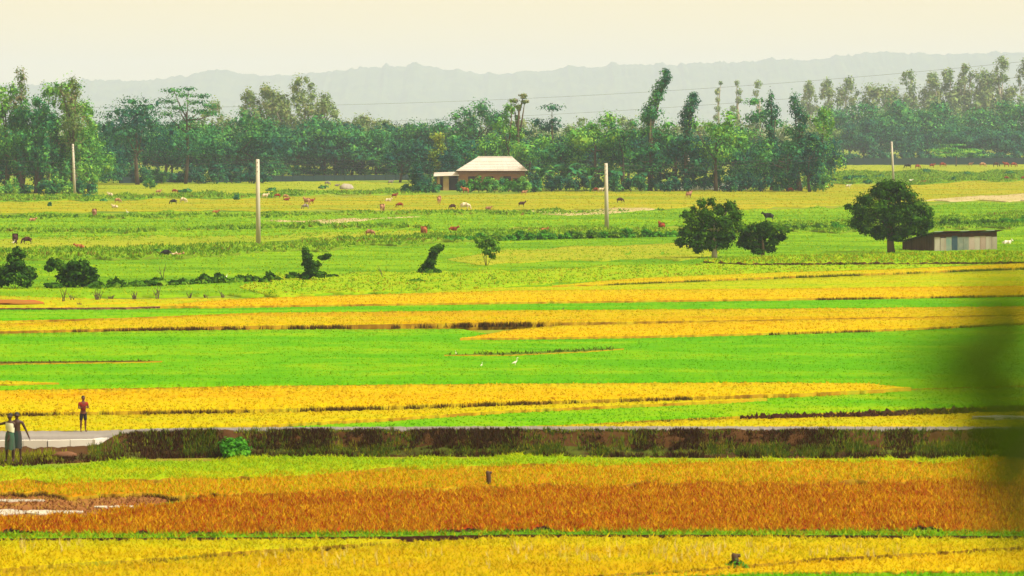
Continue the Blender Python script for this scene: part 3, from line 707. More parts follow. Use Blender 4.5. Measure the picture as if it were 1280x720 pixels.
tree('thin sparse tree with small top above the house grove', 650, 236, 114, 24, 'puffs', 'bronze', 380, bole=.7, lean=0,
     clumps=[(4,120,6,4),(-8,126,8,3),(6,127,6,3),(-3,134,5,4)])
tree('leaning plume topped tree above the house grove', 812, 239, 84, 40, 'column', 'mid', 1500, bole=.3, lean=0,
     clumps=[(20,90,8,6),(21,98,9,7),(16,104,10,7),(12,112,12,8),(10,120,11,8),(5,127,9,7),(0,135,9,8),(-2,146,11,9)])
tree('dark leaning column tree above the house grove', 858, 239, 113, 30, 'column', 'dark', 1700, bole=.2,
     clumps=[(9,120,8,6),(8,127,10,7),(4,135,11,8),(1,143,12,8),(0,152,11,8),(1,161,8,8),(3,172,7,9),(4,185,6,9)])
# broad leaved clumps (banana) in front of the grove
def banana(px, by, ty, n=11, seed=1):
    d = dist(by); s = d/F; r = np.random.default_rng(seed)
    root = empty('banana_plant', at(px, d, 0)); tag(root, 'broad leaved banana plant in front of the house grove', 'plant', 'banana plants of the house grove')
    hgt = zat(ty, d); MB().tube([(0,0,-.05),(0,0,hgt*.25),(.05,0,hgt*.5)], [.16,.13,.08], 7).build('stem', M['leaf_light'], root, True)
    L = hgt*.62; shared = None
    mb = MB(); K = 6
    for i in range(K+1):
        t = i/K; wv = .30*L*math.sin(math.pi*(.08+.88*t))**.7*.55; x = L*(t - .12*t*t); z = L*(.55*t - .75*t*t)
        mb.v += [(x, -wv, z-.10*wv), (x, 0, z+.06*wv), (x, wv, z-.10*wv)]
        if i: 
            b = 3*i; mb.f += [(b-3, b-2, b+1, b), (b-2, b-1, b+2, b+1)]
    me = mb.mesh('leaf')
    me.materials.append(M['leaf_mid'])
    for i in range(n):
        o = link('leaf', me, [], root); a = i*2.4 + r.uniform(-.3, .3)
        o.location = (.05, 0, hgt*.45 + .02*i); o.rotation_euler = (0, -r.uniform(.1, 1.0), a); o.scale = (r.uniform(.75, 1.1),)*3
for i, (px, by, ty) in enumerate(((676,240,200),(708,239,192),(738,240,202),(768,239,196),(800,239,198),(836,239,206))):
    banana(px, by, ty, seed=i)

# shrubs: (px, base y, top y, width px, leaf, leaves, label)
def shrub(px, by, ty, w, leaf, n, label, group=None, style='shrub', size=None, **k):
    return tree(label, px, by, ty, w, style, leaf, n, name='shrub', cat='shrub', group=group, trunk_r=.04, size=size, seed=int(px*3+by), **k)
r5 = random.Random(5)
for px in range(-60, 120, 16):
    shrub(px+r5.uniform(-5,5), 243+r5.uniform(-.6,.6), 222+r5.uniform(-10,6), 26, r5.choice(['mid','light']), 380, 'undergrowth bush at the foot of the left grove', 'undergrowth of the left grove')
for px in range(120, 525, 17):
    shrub(px+r5.uniform(-6,6), (229 if px < 330 else 219)+r5.uniform(-1,1), 200+r5.uniform(-9,6), 40, r5.choice(['mid','dark','dark']), 420, 'dark bush below the left belt', 'undergrowth of the left belt')
for px in range(508, 545, 12):
    shrub(px, 241, 228+r5.uniform(-6,3), 20, 'mid', 260, 'undergrowth bush beside the house annex', 'bushes beside the annex')
for px in range(577, 672, 10):
    shrub(px+r5.uniform(-3,3), 240+r5.uniform(-.5,1), 217+r5.uniform(-4,4), 24, r5.choice(['light','mid','fresh']), 420, 'leafy garden bush before the house wall', 'bushes in front of the house')
for px in range(668, 1040, 15):
    shrub(px+r5.uniform(-5,5), 239.5+r5.uniform(-1,.6), 208+r5.uniform(-8,10), 30, r5.choice(['light','mid','dark','dark']), 380, 'undergrowth bush below the house grove', 'undergrowth of the house grove')
for px in range(1030, 1400, 20):
    shrub(px+r5.uniform(-6,6), 200, 186+r5.uniform(-6,4), 34, 'dark', 380, 'dark bush behind the right wall', 'undergrowth behind the right wall')
shrub(257,229,213,34,'yel',420,'yellow green shrub in front of the left tree belt')
shrub(187,236,219,20,'light',260,'small rounded shrub with pale blossom before the left belt')
shrub(233,241,235,26,'mid',260,'low spreading green shrub on the far pasture')
for px, by, ty, w in ((110,247,240,20),(122,246,242,12),(130,252,247,12),(62,258,249,6),(296,250,239,9),(340,239,232,14),(404,236,230,14)):
    shrub(px, by, ty, w, 'mid', 160, 'small weedy left pasture shrub', 'small shrubs on the left far pasture')
for px, by, ty, w in ((1060,226,214,16),(1075,224,216,20),(1158,216,208,10),(1192,226,219,8),(1100,222,217,16),(1210,219,214,14),(1262,218,213,16),(1085,230,222,14),(1040,228,220,14)):
    shrub(px, by, ty, w, 'mid', 150, 'small weedy right pasture shrub', 'small shrubs on the right far pasture')
# ditch bushes
for px in range(560, 850, 13):
    y = np.interp(px, (560,640,700,850), (303,302,300,297))
    shrub(px+r5.uniform(-4,4), y, y-13+r5.uniform(-5,4), 22+r5.uniform(-4,8), r5.choice(['fresh','fresh','bush']), 300, 'bright green middle ditch bush', 'bushes on the middle ditch bank')
for px in list(range(965, 1065, 16)) + list(range(1180, 1330, 15)):
    y = np.interp(px, (960,1060,1180,1330), (290,288,284,279))
    shrub(px+r5.uniform(-4,4), y, y-13+r5.uniform(-4,4), 26, r5.choice(['fresh','bush']), 300, 'green bush on the hut ditch bank', 'bushes on the ditch bank behind the hut')
for px in range(180, 400, 24):
    y = np.interp(px, (180,400), (318,311))
    shrub(px+r5.uniform(-8,8), y, y-6+r5.uniform(-4,2), 26, r5.choice(['fresh','bush']), 220, 'low green left ditch bush', 'low bushes on the left ditch bank')
# dark shrubs in the middle ground
shrub(20,362,307,44,'near',1500,'dark lobed shrub tree at the left meadow edge', clumps=[(0,314,6,6),(-6,322,7,6),(8,318,6,5),(2,330,11,8),(-12,338,12,8),(14,340,10,8),(-2,346,16,9),(-18,350,12,8),(12,352,10,7),(20,345,6,5)])
shrub(92,361,321,68,'near',1700,'wide dark shrub tree with bare stems on the meadow', clumps=[(-28,328,6,6),(-30,335,7,4),(-20,330,8,6),(-12,335,9,7),(0,332,9,7),(12,330,8,6),(20,338,10,6),(24,346,9,5),(4,342,14,8),(14,352,14,6),(-4,352,12,7),(28,355,8,4),(-14,346,8,6)])
shrub(68,362,350,26,'near',420,'low dark bush beside the wide shrub tree')
for px in range(125, 340, 15):
    y = 362 - (px-125)*.045
    shrub(px+r5.uniform(-4,4), y, y-13+r5.uniform(-3,5), 24, r5.choice(['near','near','bush']), 320, 'low dark hedge bush on the left meadow', 'hedge bushes on the left meadow', size=.3)
shrub(388,352,309,44,'near',900,'slim dark shrub with side arm on the left meadow', clumps=[(-6,314,5,5),(-4,321,7,5),(-2,330,9,6),(2,338,9,6),(8,330,5,4),(16,322,7,3),(22,319,5,2),(12,343,8,4),(-6,345,8,5)])
for px, by, ty, w in ((345,352,344,26),(365,350,338,24),(330,355,347,22),(415,348,342,18),(378,350,341,18)):
    shrub(px, by, ty, w, 'near', 280, 'low dark bush beside the slim shrub', 'bushes beside the slim shrub')
shrub(536,343,304,34,'near',1100,'dark leaning shrub column on the middle meadow', clumps=[(14,309,6,4),(8,313,7,5),(5,320,6,5),(2,327,7,5),(-2,334,9,5),(0,339,13,4),(-8,340,7,3),(10,340,6,3)])
shrub(608,334,296,34,'bush',420,'thin airy sapling on the middle meadow', clumps=[(-10,300,8,4),(0,298,9,4),(8,304,8,5),(12,311,7,5),(-4,307,9,5),(2,315,8,5),(8,320,5,4)])
shrub(520,354,348,26,'bush',220,'small green tuft bush before the leaning shrub')
tree('dark bushy tree with upright lobes on the meadow', 893, 324, 247, 88, 'broad', 'near', 7000, name='tree', size=.24, bole=.15, trunk_r=.22, bark='bark_pale', shell=.45,
     clumps=[(-16,254,7,7),(-4,252,6,6),(-26,262,4,6),(20,258,9,8),(26,268,10,9),(28,280,9,9),(6,262,10,8),(-12,266,11,8),(-34,268,9,5),(-26,276,12,8),(-8,278,14,10),(12,278,14,10),(-34,290,12,8),(-18,292,14,9),(2,294,15,10),(18,292,13,10),(-42,302,9,6),(-24,304,12,8),(-4,306,14,8),(10,304,12,8),(-20,312,7,5)])
tree('dark spreading shrub tree beside the bushy tree', 953, 323, 277, 66, 'broad', 'near', 3600, name='tree', size=.22, bole=.12, trunk_r=.16, shell=.45,
     clumps=[(-22,286,10,6),(-8,284,11,6),(6,281,11,5),(18,285,10,5),(28,288,8,3),(-20,296,11,7),(-4,294,13,8),(10,292,10,7),(-14,306,14,6),(-26,304,8,5),(0,306,10,7),(14,302,8,6),(24,296,8,5),(10,311,8,5),(-6,314,9,4)])
tree('dense round tree beside the tin hut', 1114, 317, 222, 116, 'broad', 'near', 10000, name='tree', size=.24, bole=.18, trunk_r=.3, shell=.5, limbs=8,
     clumps=[(-4,232,16,8),(10,234,14,8),(-16,240,14,9),(20,244,13,8),(0,246,18,10),(-32,250,14,9),(32,256,14,9),(-14,258,18,10),(14,260,18,10),(-42,262,12,9),(44,266,11,9),(-54,258,6,4),(-28,270,18,10),(0,272,20,11),(28,274,18,10),(-44,278,11,8),(46,280,9,8),(-30,286,14,8),(-6,288,18,9),(20,288,16,8),(38,290,9,6),(-14,294,12,6),(8,296,14,6)])
# dead stems and twigs
def twigs(px, by, hpx, n, label, group=None, seed=1, mat='bark'):
    d = dist(by); s = d/F; r = random.Random(seed); mb = MB(); h = hpx*s
    for i in range(n):
        a = r.uniform(-.6, .6); b = r.uniform(-.4, .4); L = h*r.uniform(.55, 1)
        p = [(r.uniform(-.1, .1), r.uniform(-.1, .1), -.03)]
        p.append((p[0][0]+a*L*.4, b*L*.3, L*.5)); p.append((p[1][0]+a*L*.5+r.uniform(-.1,.1)*L, b*L*.6, L))
        mb.tube(p, [.035, .025, .01], 5)
        mb.tube([p[1], (p[1][0]+r.uniform(-.35,.35)*L, p[1][1], p[1][2]+.3*L)], [.02, .008], 4)
    o = mb.build('dead_stem', M[mat]); o.location = at(px, d, 0); tag(o, label, 'twig', group)
twigs(478, 348, 23, 1, 'single dead stick standing on the meadow', seed=3)
for i, (px, by, h, n) in enumerate(((78,379,22,3),(90,377,12,4),(122,377,16,9),(138,376,8,8),(168,375,12,7),(196,375,22,4),(238,375,12,5),(258,374,8,6),(280,374,12,4),(100,383,7,6),(205,352,28,2))):
    twigs(px, by, h, n, 'dry brown twigs along the red earth edge', 'dry twigs on the red earth edge', seed=i, mat='bark')
shrub(292,573.5,534,52,'fresh',1900,'bright green leafy bush growing on the road bank', size=.075)

# ---------------------------------------------------------------- buildings and walls
M['tin_cream'] = solid_mat('cream_tin', (.48,.43,.385), (.42,.36,.31), .7, .6, .3, 0, (1,.2,1))
M['tin_white'] = solid_mat('white_tin', (.46,.43,.36), (.30,.25,.19), 1.2, .6, .3, 0, (1,1,.3))
M['tin_pink'] = solid_mat('weathered_tin', (.44,.36,.31), (.34,.24,.19), 1.5, .6, .3, 0, (1,1,.3))
M['tin_teal'] = solid_mat('teal_tin', (.15,.25,.21), (.28,.30,.24), 1.5, .6, .3)
M['tin_blue'] = solid_mat('blue_tin', (.02,.06,.10), (.05,.09,.11), 1.5, .6, .3)
M['tin_grey'] = solid_mat('grey_tin', (.16,.20,.17), (.26,.27,.22), 2.0, .6, .3)
M['rust'] = solid_mat('rusty_tin', (.11,.045,.025), (.055,.03,.02), 1.4, .9, .1)
M['old_wood'] = solid_mat('old_wood', (.10,.06,.035), (.055,.036,.022), 1.6, .95, .1, 0, (1,1,.3))
M['mud_wall'] = solid_mat('mud_brick_wall', (.34,.17,.11), (.26,.12,.08), 1.0, .95, .1)
M['tan_wall'] = solid_mat('tan_plaster', (.42,.31,.17), (.34,.23,.13), 1.0, .95, .1)
M['dark_in'] = solid_mat('dark_interior', (.03,.025,.025), (.02,.016,.016), 1.0, .95, .1)
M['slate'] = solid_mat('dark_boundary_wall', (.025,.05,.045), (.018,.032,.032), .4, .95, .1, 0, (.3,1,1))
M['white_wall'] = solid_mat('whitewash', (.50,.54,.50), (.34,.40,.38), .7, .9, .1)
M['pole'] = solid_mat('pole_concrete', (.47,.43,.34), (.38,.33,.27), 1.0, .9, .1, 0, (1,1,.2))
M['wire'] = solid_mat('wire', (.05,.05,.05), (.04,.04,.04), 1, .7, .2)
M['porcelain'] = solid_mat('insulator', (.30,.22,.17), (.25,.18,.14), 1, .4, .4)

def house():
    d = dist(238); s = d/F
    root = empty('house', at(614, d, 0)); tag(root, 'farmhouse with cream hipped tin roof and brown walls among the trees', 'house')
    X = lambda px: (px-614)*s
    x0, x1 = X(573), X(656); D = 6.4; ze = zat(212.5, d); zr = zat(196.5, d)
    for nm, c, sz in (('wall', ((x0+x1)/2, .1, ze/2), (x1-x0, .2, ze)), ('wall', ((x0+x1)/2, D, ze/2), (x1-x0, .2, ze)),
                      ('wall', (x0+.1, D/2+.05, ze/2), (.2, D-.1, ze)), ('wall', (x1-.1, D/2+.05, ze/2), (.2, D-.1, ze))):
        MB().box(c, sz).build(nm, M['mud_wall'], root)
    # hip roof: corrugated sheets laid side by side on each slope
    ex0, ex1, ey0, ey1 = X(570), X(659.5), -.7, D+.7
    rx0, rx1, ry = X(597), X(640.5), D/2
    roof = MB(); E = [(ex0,ey0,ze-.1),(ex1,ey0,ze-.1),(ex1,ey1,ze-.1),(ex0,ey1,ze-.1)]; Rg = [(rx0,ry,zr),(rx1,ry,zr)]
    ro = empty('roof', (0,0,0)); ro.parent = root
    def sheets(a, b, c, dd, n):
        a, b, c, dd = map(Vector, (a, b, c, dd))
        nrm = (b-a).cross(dd-a).normalized()
        for i in range(n):
            t0, t1 = i/n, (i+.985)/n
            p = [a.lerp(b, t0), a.lerp(b, t1), dd.lerp(c, t1), dd.lerp(c, t0)]
            q = [x - nrm*.05 for x in p]; m = MB(); up = .008*(i % 2)
            p = [x + nrm*up for x in p]
            m.v = [tuple(x) for x in q+p]; m.f = [(3,2,1,0),(4,5,6,7),(0,1,5,4),(1,2,6,5),(2,3,7,6),(3,0,4,7)]
            m.build('roof_sheet', M['tin_cream'], ro)
    sheets(E[0], E[1], Rg[1], Rg[0], 12); sheets(E[2], E[3], Rg[0], Rg[1], 12)
    sheets(E[1], E[2], Rg[1], Rg[1], 6); sheets(E[3], E[0], Rg[0], Rg[0], 6)
    MB().tube([(rx0,ry,zr+.02),(rx1,ry,zr+.02)], [.12,.12], 8).build('ridge_cap', M['tin_cream'], ro)
    MB().box(((ex0+ex1)/2, ey0+.05, ze-.22), (ex1-ex0-.3, .06, .16)).build('fascia', M['rust'], ro)
    for px in (590, 612, 634):
        w = MB().box((X(px), -.02, ze*.52), (1.3, .08, 1.2)).build('window', M['dark_in'], root)
        for k in (-1, 0, 1): MB().box((X(px)+k*.4, -.08, ze*.52), (.05, .04, 1.2)).build('bar', M['old_wood'], w)
    dr = MB().box((X(645), -.03, 1.05), (1.1, .1, 2.1)).build('door', M['dark_in'], root); MB().ball((X(645)+.4, -.1, 1.0), .05, 6, 4).build('handle', M['pole'], dr)
    # annex
    an = empty('house_annex', at(614, d, 0)); tag(an, 'small flat roofed annex with tan pillar beside the farmhouse', 'annex')
    a0, a1 = X(546), X(571.5); za = zat(219, d)
    MB().box(((a0+a1)/2, 3.4, za/2), (a1-a0, .2, za)).build('wall', M['mud_wall'], an)
    MB().box((a0+.1, 1.8, za/2), (.2, 3.0, za)).build('wall', M['mud_wall'], an)
    MB().box((a0+1.6, .1, za/2), (1.0, .3, za)).build('pillar', M['tan_wall'], an)
    MB().box((a0+.35, .15, za/2), (.4, .2, za)).build('pillar', M['tan_wall'], an)
    MB().box((a0+2.9, .25, za*.42), (1.5, .1, za*.8)).build('door', M['dark_in'], an)  # dark slab standing in for the shade inside the verandah opening
    m = MB(); Rm = Matrix.Rotation(math.radians(7), 3, 'X') @ Matrix.Rotation(math.radians(-2), 3, 'Y')
    m.box(((a0+a1)/2-.1, 1.5, za+.18), (a1-a0+.9, 4.6, .07), rot=Rm); m.build('roof', M['tin_cream'], an)
house()

def hut():
    A = P(1168, 315); B = P(1247, 312.8); L = (B-A).length; ang = math.atan2(B.y-A.y, B.x-A.x); D = 4.2
    root = empty('tin_hut', A, ang); tag(root, 'low tin hut with patched white and blue sheets beside the round tree', 'hut')
    hf, hb = 1.72, .85
    def corr(w, z0, z1, x, mat, name='wall_sheet', par=root, y=0.0):
        n = 14; m = MB()
        for i in range(n+1):
            xx = x + w*i/n; yy = y + .018*math.cos(i*math.pi)
            m.v += [(xx, yy, z0), (xx, yy, z1), (xx, yy+.02, z0), (xx, yy+.02, z1)]
        for i in range(n):
            b = 4*i; m.f += [(b, b+4, b+5, b+1), (b+2, b+3, b+7, b+6), (b+1, b+5, b+7, b+3), (b, b+2, b+6, b+4)]
        m.f += [(0,1,3,2), (4*n, 4*n+2, 4*n+3, 4*n+1)]
        return m.build(name, M[mat], par)
    kinds = ['tin_white','tin_white','tin_teal','tin_blue','tin_grey','tin_grey','tin_pink','tin_white','tin_pink','tin_white','tin_white']
    r = random.Random(2); n = len(kinds); w = (L-.1)/n
    for i, k in enumerate(kinds):
        corr(w*.97, .03, (1.30 if k != 'tin_blue' else 1.42)+r.uniform(-.05,.05), .05+i*w, k, y=r.uniform(-.02,.02))
    for i in range(7):
        corr((L-.1)/7*.98, 1.30, 1.68, .05+i*(L-.1)/7, 'rust', 'gap_shade_panel', y=.06)  # dark sheets standing in for the shaded open gap under the roof
    for x in (.02, L*.33, L*.66, L-.02):
        MB().tube([(x, .14, -.1), (x, .14, hf)], [.05, .045], 6).build('post', M['old_wood'], root)
    # side wall of upright boards, back wall
    nb = 12
    for i in range(nb):
        y0 = D*i/nb; h = hf + (hb-hf)*(i+.5)/nb - .06
        MB().box((0, y0+D/nb/2+.1, h/2), (.04+.01*(i % 2), D/nb*.93, h)).build('board', M['old_wood'], root)
        MB().box((L, y0+D/nb/2+.1, h/2), (.04+.01*(i % 2), D/nb*.93, h)).build('board', M['old_wood'], root)
    MB().box((L/2, D+.1, hb/2-.03), (L, .05, hb-.06)).build('back_wall', M['old_wood'], root)
    ro = empty('roof', (0, 0, 0)); ro.parent = root
    sl = math.atan2(hf-hb, D); nr = 8
    for i in range(nr):
        wv = (L+.7)/nr; x = -.35 + wv*(i+.5)
        m = MB(); m.box((x, D/2+.05, (hf+hb)/2+.05+.012*(i % 2)), (wv*1.02, (D+.9)/math.cos(sl), .04), rot=Matrix.Rotation(-sl, 3, 'X'))
        m.build('roof_sheet', M['rust' if i % 3 else 'tin_grey'], ro)
hut()

def panel_wall(label, x0, x1, y0, y1, hpx, npan, mat, name='boundary_wall', posts=True, cat='wall'):
    a = P(x0, y0); b = P(x1, y1); root = empty(name, a, math.atan2(b.y-a.y, b.x-a.x)); tag(root, label, cat)
    L = (b-a).length; h = hpx*(a.y+b.y)/2/F; w = L/npan; r = random.Random(int(x0))
    pm = MB().box((w/2, 0, h/2), (w*.96, .18, h)).mesh('panel'); pm.materials.append(M[mat] if isinstance(mat, str) else M[mat[0]])
    cm = MB().box((0, 0, h*.52), (.32, .32, h*1.04)).mesh('post'); cm.materials.append(M[mat] if isinstance(mat, str) else M[mat[0]])
    for i in range(npan):
        o = link('panel', pm if isinstance(mat, str) else pm.copy(), [], root); o.location = (i*w, 0, -.05+r.uniform(-.06,.04))
        if not isinstance(mat, str): o.data.materials[0] = M[mat[r.randrange(len(mat))]]
        if posts: link('post', cm, [], root).location = (i*w, 0, 0)
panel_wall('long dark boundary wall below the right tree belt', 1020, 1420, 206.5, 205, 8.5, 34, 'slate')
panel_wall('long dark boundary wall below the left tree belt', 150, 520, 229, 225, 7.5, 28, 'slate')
panel_wall('pale patched sheet wall half hidden under the house grove', 826, 934, 238, 237, 9, 12, ['white_wall','tin_teal','white_wall','tin_pink','tin_grey'], 'sheet_wall')
panel_wall('low pale wall at the right end of the house grove', 985, 1020, 235, 232.5, 5, 5, 'white_wall', 'low_wall')

# ---------------------------------------------------------------- poles and wires
TOPS = {}
def pole(label, px, by, ty, lean=0.0, arm=False):
    d = dist(by); h = zat(ty, d); root = empty('utility_pole', at(px, d)); tag(root, label, 'pole')
    lx = lean*d/F
    MB().tube([(0,0,-.3),(lx*.5,0,h*.5),(lx,0,h)], [.24,.21,.17], 8).build('shaft', M['pole'], root, True)
    for k in (0, .45, .9):
        a = MB().box((lx, -.16, h-.3-k), (.08, .12, .05)).build('bracket', M['rust'], root)
        MB().tube([(lx,-.22,h-.36-k),(lx,-.22,h-.24-k)], [.045,.045], 6).build('insulator', M['porcelain'], a)
    TOPS[px] = root.location + Vector((lx, -.22, h-.3))
    return root
pole('pale concrete utility pole on the left meadow ditch', 323, 304, 199, -1)
pole('pale concrete utility pole behind the middle ditch bushes', 758.5, 287, 204, -1)
pole('concrete utility pole beyond the round tree', 1117, 229, 177, -2.5)
pole('concrete utility pole in front of the left grove', 93.5, 244, 180, -2.5)
pole('thin pale pole in front of the house grove', 860, 238, 194, 1)
def wire(a, b, sag, label, group, rad=.028, n=16):
    pts = [a.lerp(b, t/n) - Vector((0, 0, sag*4*(t/n)*(1-t/n))) for t in range(n+1)]
    o = MB().tube([p - a for p in pts], [rad]*(n+1), 5).build('power_line', M['wire']); o.location = a; tag(o, label, 'wire', group)
T = TOPS
for k in (0, .45, .9):
    dz = Vector((0, 0, -k)); lw = 'thin wire strung between the two meadow poles'
    wire(T[323]+dz, T[758.5]+dz, .55, lw, 'wires between the meadow poles', .013)
    wire(T[323]+dz, at(-120, 300, zat(192, 300)-k), .5, 'thin wire running left from the left meadow pole', 'wires left of the left meadow pole', .013)
    wire(T[758.5]+dz, T[1117]+dz, 1.0, 'thin wire from the middle pole to the pole beyond the round tree', 'wires to the right pole', .013)
    wire(T[93.5]+dz, at(-140, 600, zat(190, 600)-k), .8, 'thin wire running left from the grove pole', 'wires left of the grove pole', .015)
    wire(T[93.5]+dz, T[860]+dz, 1.6, 'long thin wire from the grove pole toward the house grove pole', 'wires from the grove pole', .015)
# high line crossing the view (its towers stand outside it)
for i, (ya, ym, yb) in enumerate(((70,124,126),(88,146,150),(132,165,164),(158,190,188))):
    pa = at(1500, 330, 0); pb = at(-260, 430, 0)
    d1, d2 = 330.0, 430.0
    n = 40; pts = []
    for t in range(n+1):
        u = t/n; d = d1+(d2-d1)*u; px = 1500-1760*u
        y = ya + (yb-ya)*u; c = np.polyfit([0, .55, 1.0], [ya-18, ym+4, yb], 2); y = float(np.polyval(c, u))
        pts.append(at(px, d, zat(y, d)))
    o = MB().tube([p - pts[0] for p in pts], [.010]*(n+1), 5).build('power_line', M['wire']); o.location = pts[0]
    tag(o, ('topmost','second highest','third highest','lowest')[i] + ' high power line sagging across the tree tops', 'wire', 'high power lines')

# ---------------------------------------------------------------- skinned figures
def skin_mesh(name, verts, edges, radii, root=0, sub=1):
    me = bpy.data.meshes.new('tmp'); me.from_pydata([tuple(v) for v in verts], edges, [])
    o = bpy.data.objects.new('tmp', me); COL.objects.link(o)
    sk = o.modifiers.new('s', 'SKIN'); sk.use_smooth_shade = True
    for i, r in enumerate(radii):
        sv_ = me.skin_vertices[0].data[i]; sv_.radius = (r, r) if not hasattr(r, '__len__') else r
        sv_.use_root = (i == root)
    if sub:
        ss = o.modifiers.new('u', 'SUBSURF'); ss.levels = sub; ss.render_levels = sub
    dg = bpy.context.evaluated_depsgraph_get()
    res = bpy.data.meshes.new_from_object(o.evaluated_get(dg)); res.name = name
    for p in res.polygons: p.use_smooth = True
    bpy.data.objects.remove(o); bpy.data.meshes.remove(me)
    return res

class Sk:
    def __init__(s): s.v = []; s.e = []; s.r = []
    def add(s, p, r, par=None):
        s.v.append(p); s.r.append(r); i = len(s.v)-1
        if par is not None: s.e.append((par, i))
        return i
    def chain(s, par, pts):
        for p, r in pts: par = s.add(p, r, par)
        return par

def cow_mesh(pose):
    s = Sk(); dz = 0 if pose != 'lie' else -.50
    b0 = s.add((0,0,.80+dz), (.31,.34)); pel = s.chain(b0, [((-.30,0,.81+dz),(.29,.31)), ((-.56,0,.84+dz),(.21,.23))])
    sh = s.chain(b0, [((.28,0,.81+dz),(.27,.32)), ((.48,0,.86+dz),(.19,.25))])
    if pose == 'graze':
        hd = s.chain(sh, [((.68,0,.76),.16), ((.82,0,.50),.125), ((.88,0,.27),.115)]); s.chain(hd, [((.95,0,.10),.06)])
        ear = (.86,.30)
    else:
        hd = s.chain(sh, [((.66,0,1.0+dz),.17), ((.78,0,1.10+dz),.13), ((.90,0,1.13+dz),.115)]); s.chain(hd, [((1.08,0,1.04+dz),.06)])
        ear = (.84,1.2+dz)
    for q in (-1, 1):
        s.chain(hd, [((ear[0]-.06,q*.20,ear[1]+.02),.028)])
        s.chain(hd, [((ear[0]-.02,q*.09,ear[1]+.14),.022), ((ear[0]+.05,q*.11,ear[1]+.24),.012)])
        if pose != 'lie':
            k = .06 if pose == 'walk' else 0
            s.chain(sh, [((.42+q*k,q*.13,.58),.11), ((.42+q*k*2,q*.13,.34),.052), ((.42+q*k*1.5,q*.13,.06),.042), ((.46+q*k*1.5,q*.13,.02),.045)])
            s.chain(pel, [((-.44-q*k,q*.14,.60),.15), ((-.58-q*k,q*.14,.36),.052), ((-.54-q*k*2,q*.14,.06),.042), ((-.50-q*k*2,q*.14,.02),.045)])
        else:
            s.chain(sh, [((.50,q*.18,.16),.08), ((.66,q*.20,.06),.05), ((.48,q*.22,.05),.045)])
            s.chain(pel, [((-.40,q*.22,.18),.12), ((-.20,q*.28,.07),.055), ((-.40,q*.30,.05),.045)])
    s.chain(pel, [((-.68,0,.84+dz),.03), ((-.74,0,.5+dz*.7),.02), ((-.74,0,.32+dz*.4),.035)])
    return skin_mesh('cow_'+pose, s.v, s.e, s.r, 0, 1)
COWM = {p: cow_mesh(p) for p in ('graze', 'stand', 'walk', 'lie')}
COWC = {'red brown': ((.26,.05,.018),(.18,.035,.014)), 'dark brown': ((.07,.025,.018),(.045,.018,.014)), 'tan': ((.40,.21,.10),(.33,.16,.08)),
        'cream': ((.60,.50,.34),(.52,.40,.26)), 'black': ((.016,.014,.014),(.03,.025,.02)), 'grey': ((.26,.22,.20),(.20,.17,.15)),
        'pinkish tan': ((.32,.16,.09),(.26,.12,.07)), 'white': ((.68,.64,.54),(.6,.55,.45)), 'orange': ((.34,.11,.035),(.28,.09,.03))}
COWMAT = {k: solid_mat('hide_'+k.replace(' ', '_'), a, b, 1.6, .8, .1) for k, (a, b) in COWC.items()}
for m in COWM.values(): m.materials.append(COWMAT['tan'])
POSE = {'graze': 'grazing with head down', 'stand': 'standing with head up', 'walk': 'walking', 'lie': 'lying down'}
def zone(px, y):
    if y < 232: return 'on the far right pasture near the boundary wall' if px > 700 else 'on the far pasture by the left boundary wall'
    if y < 250: return 'beside the house grove' if px > 520 else 'on the far pasture before the left tree belt'
    if y < 268: return 'on the yellow pasture'
    if y < 298: return 'on the green pasture behind the ditch'
    if y < 314: return 'on the pale strip behind the ditch' if px < 600 else 'beside the tin hut'
    return 'on the meadow before the ditch'
seen = {}
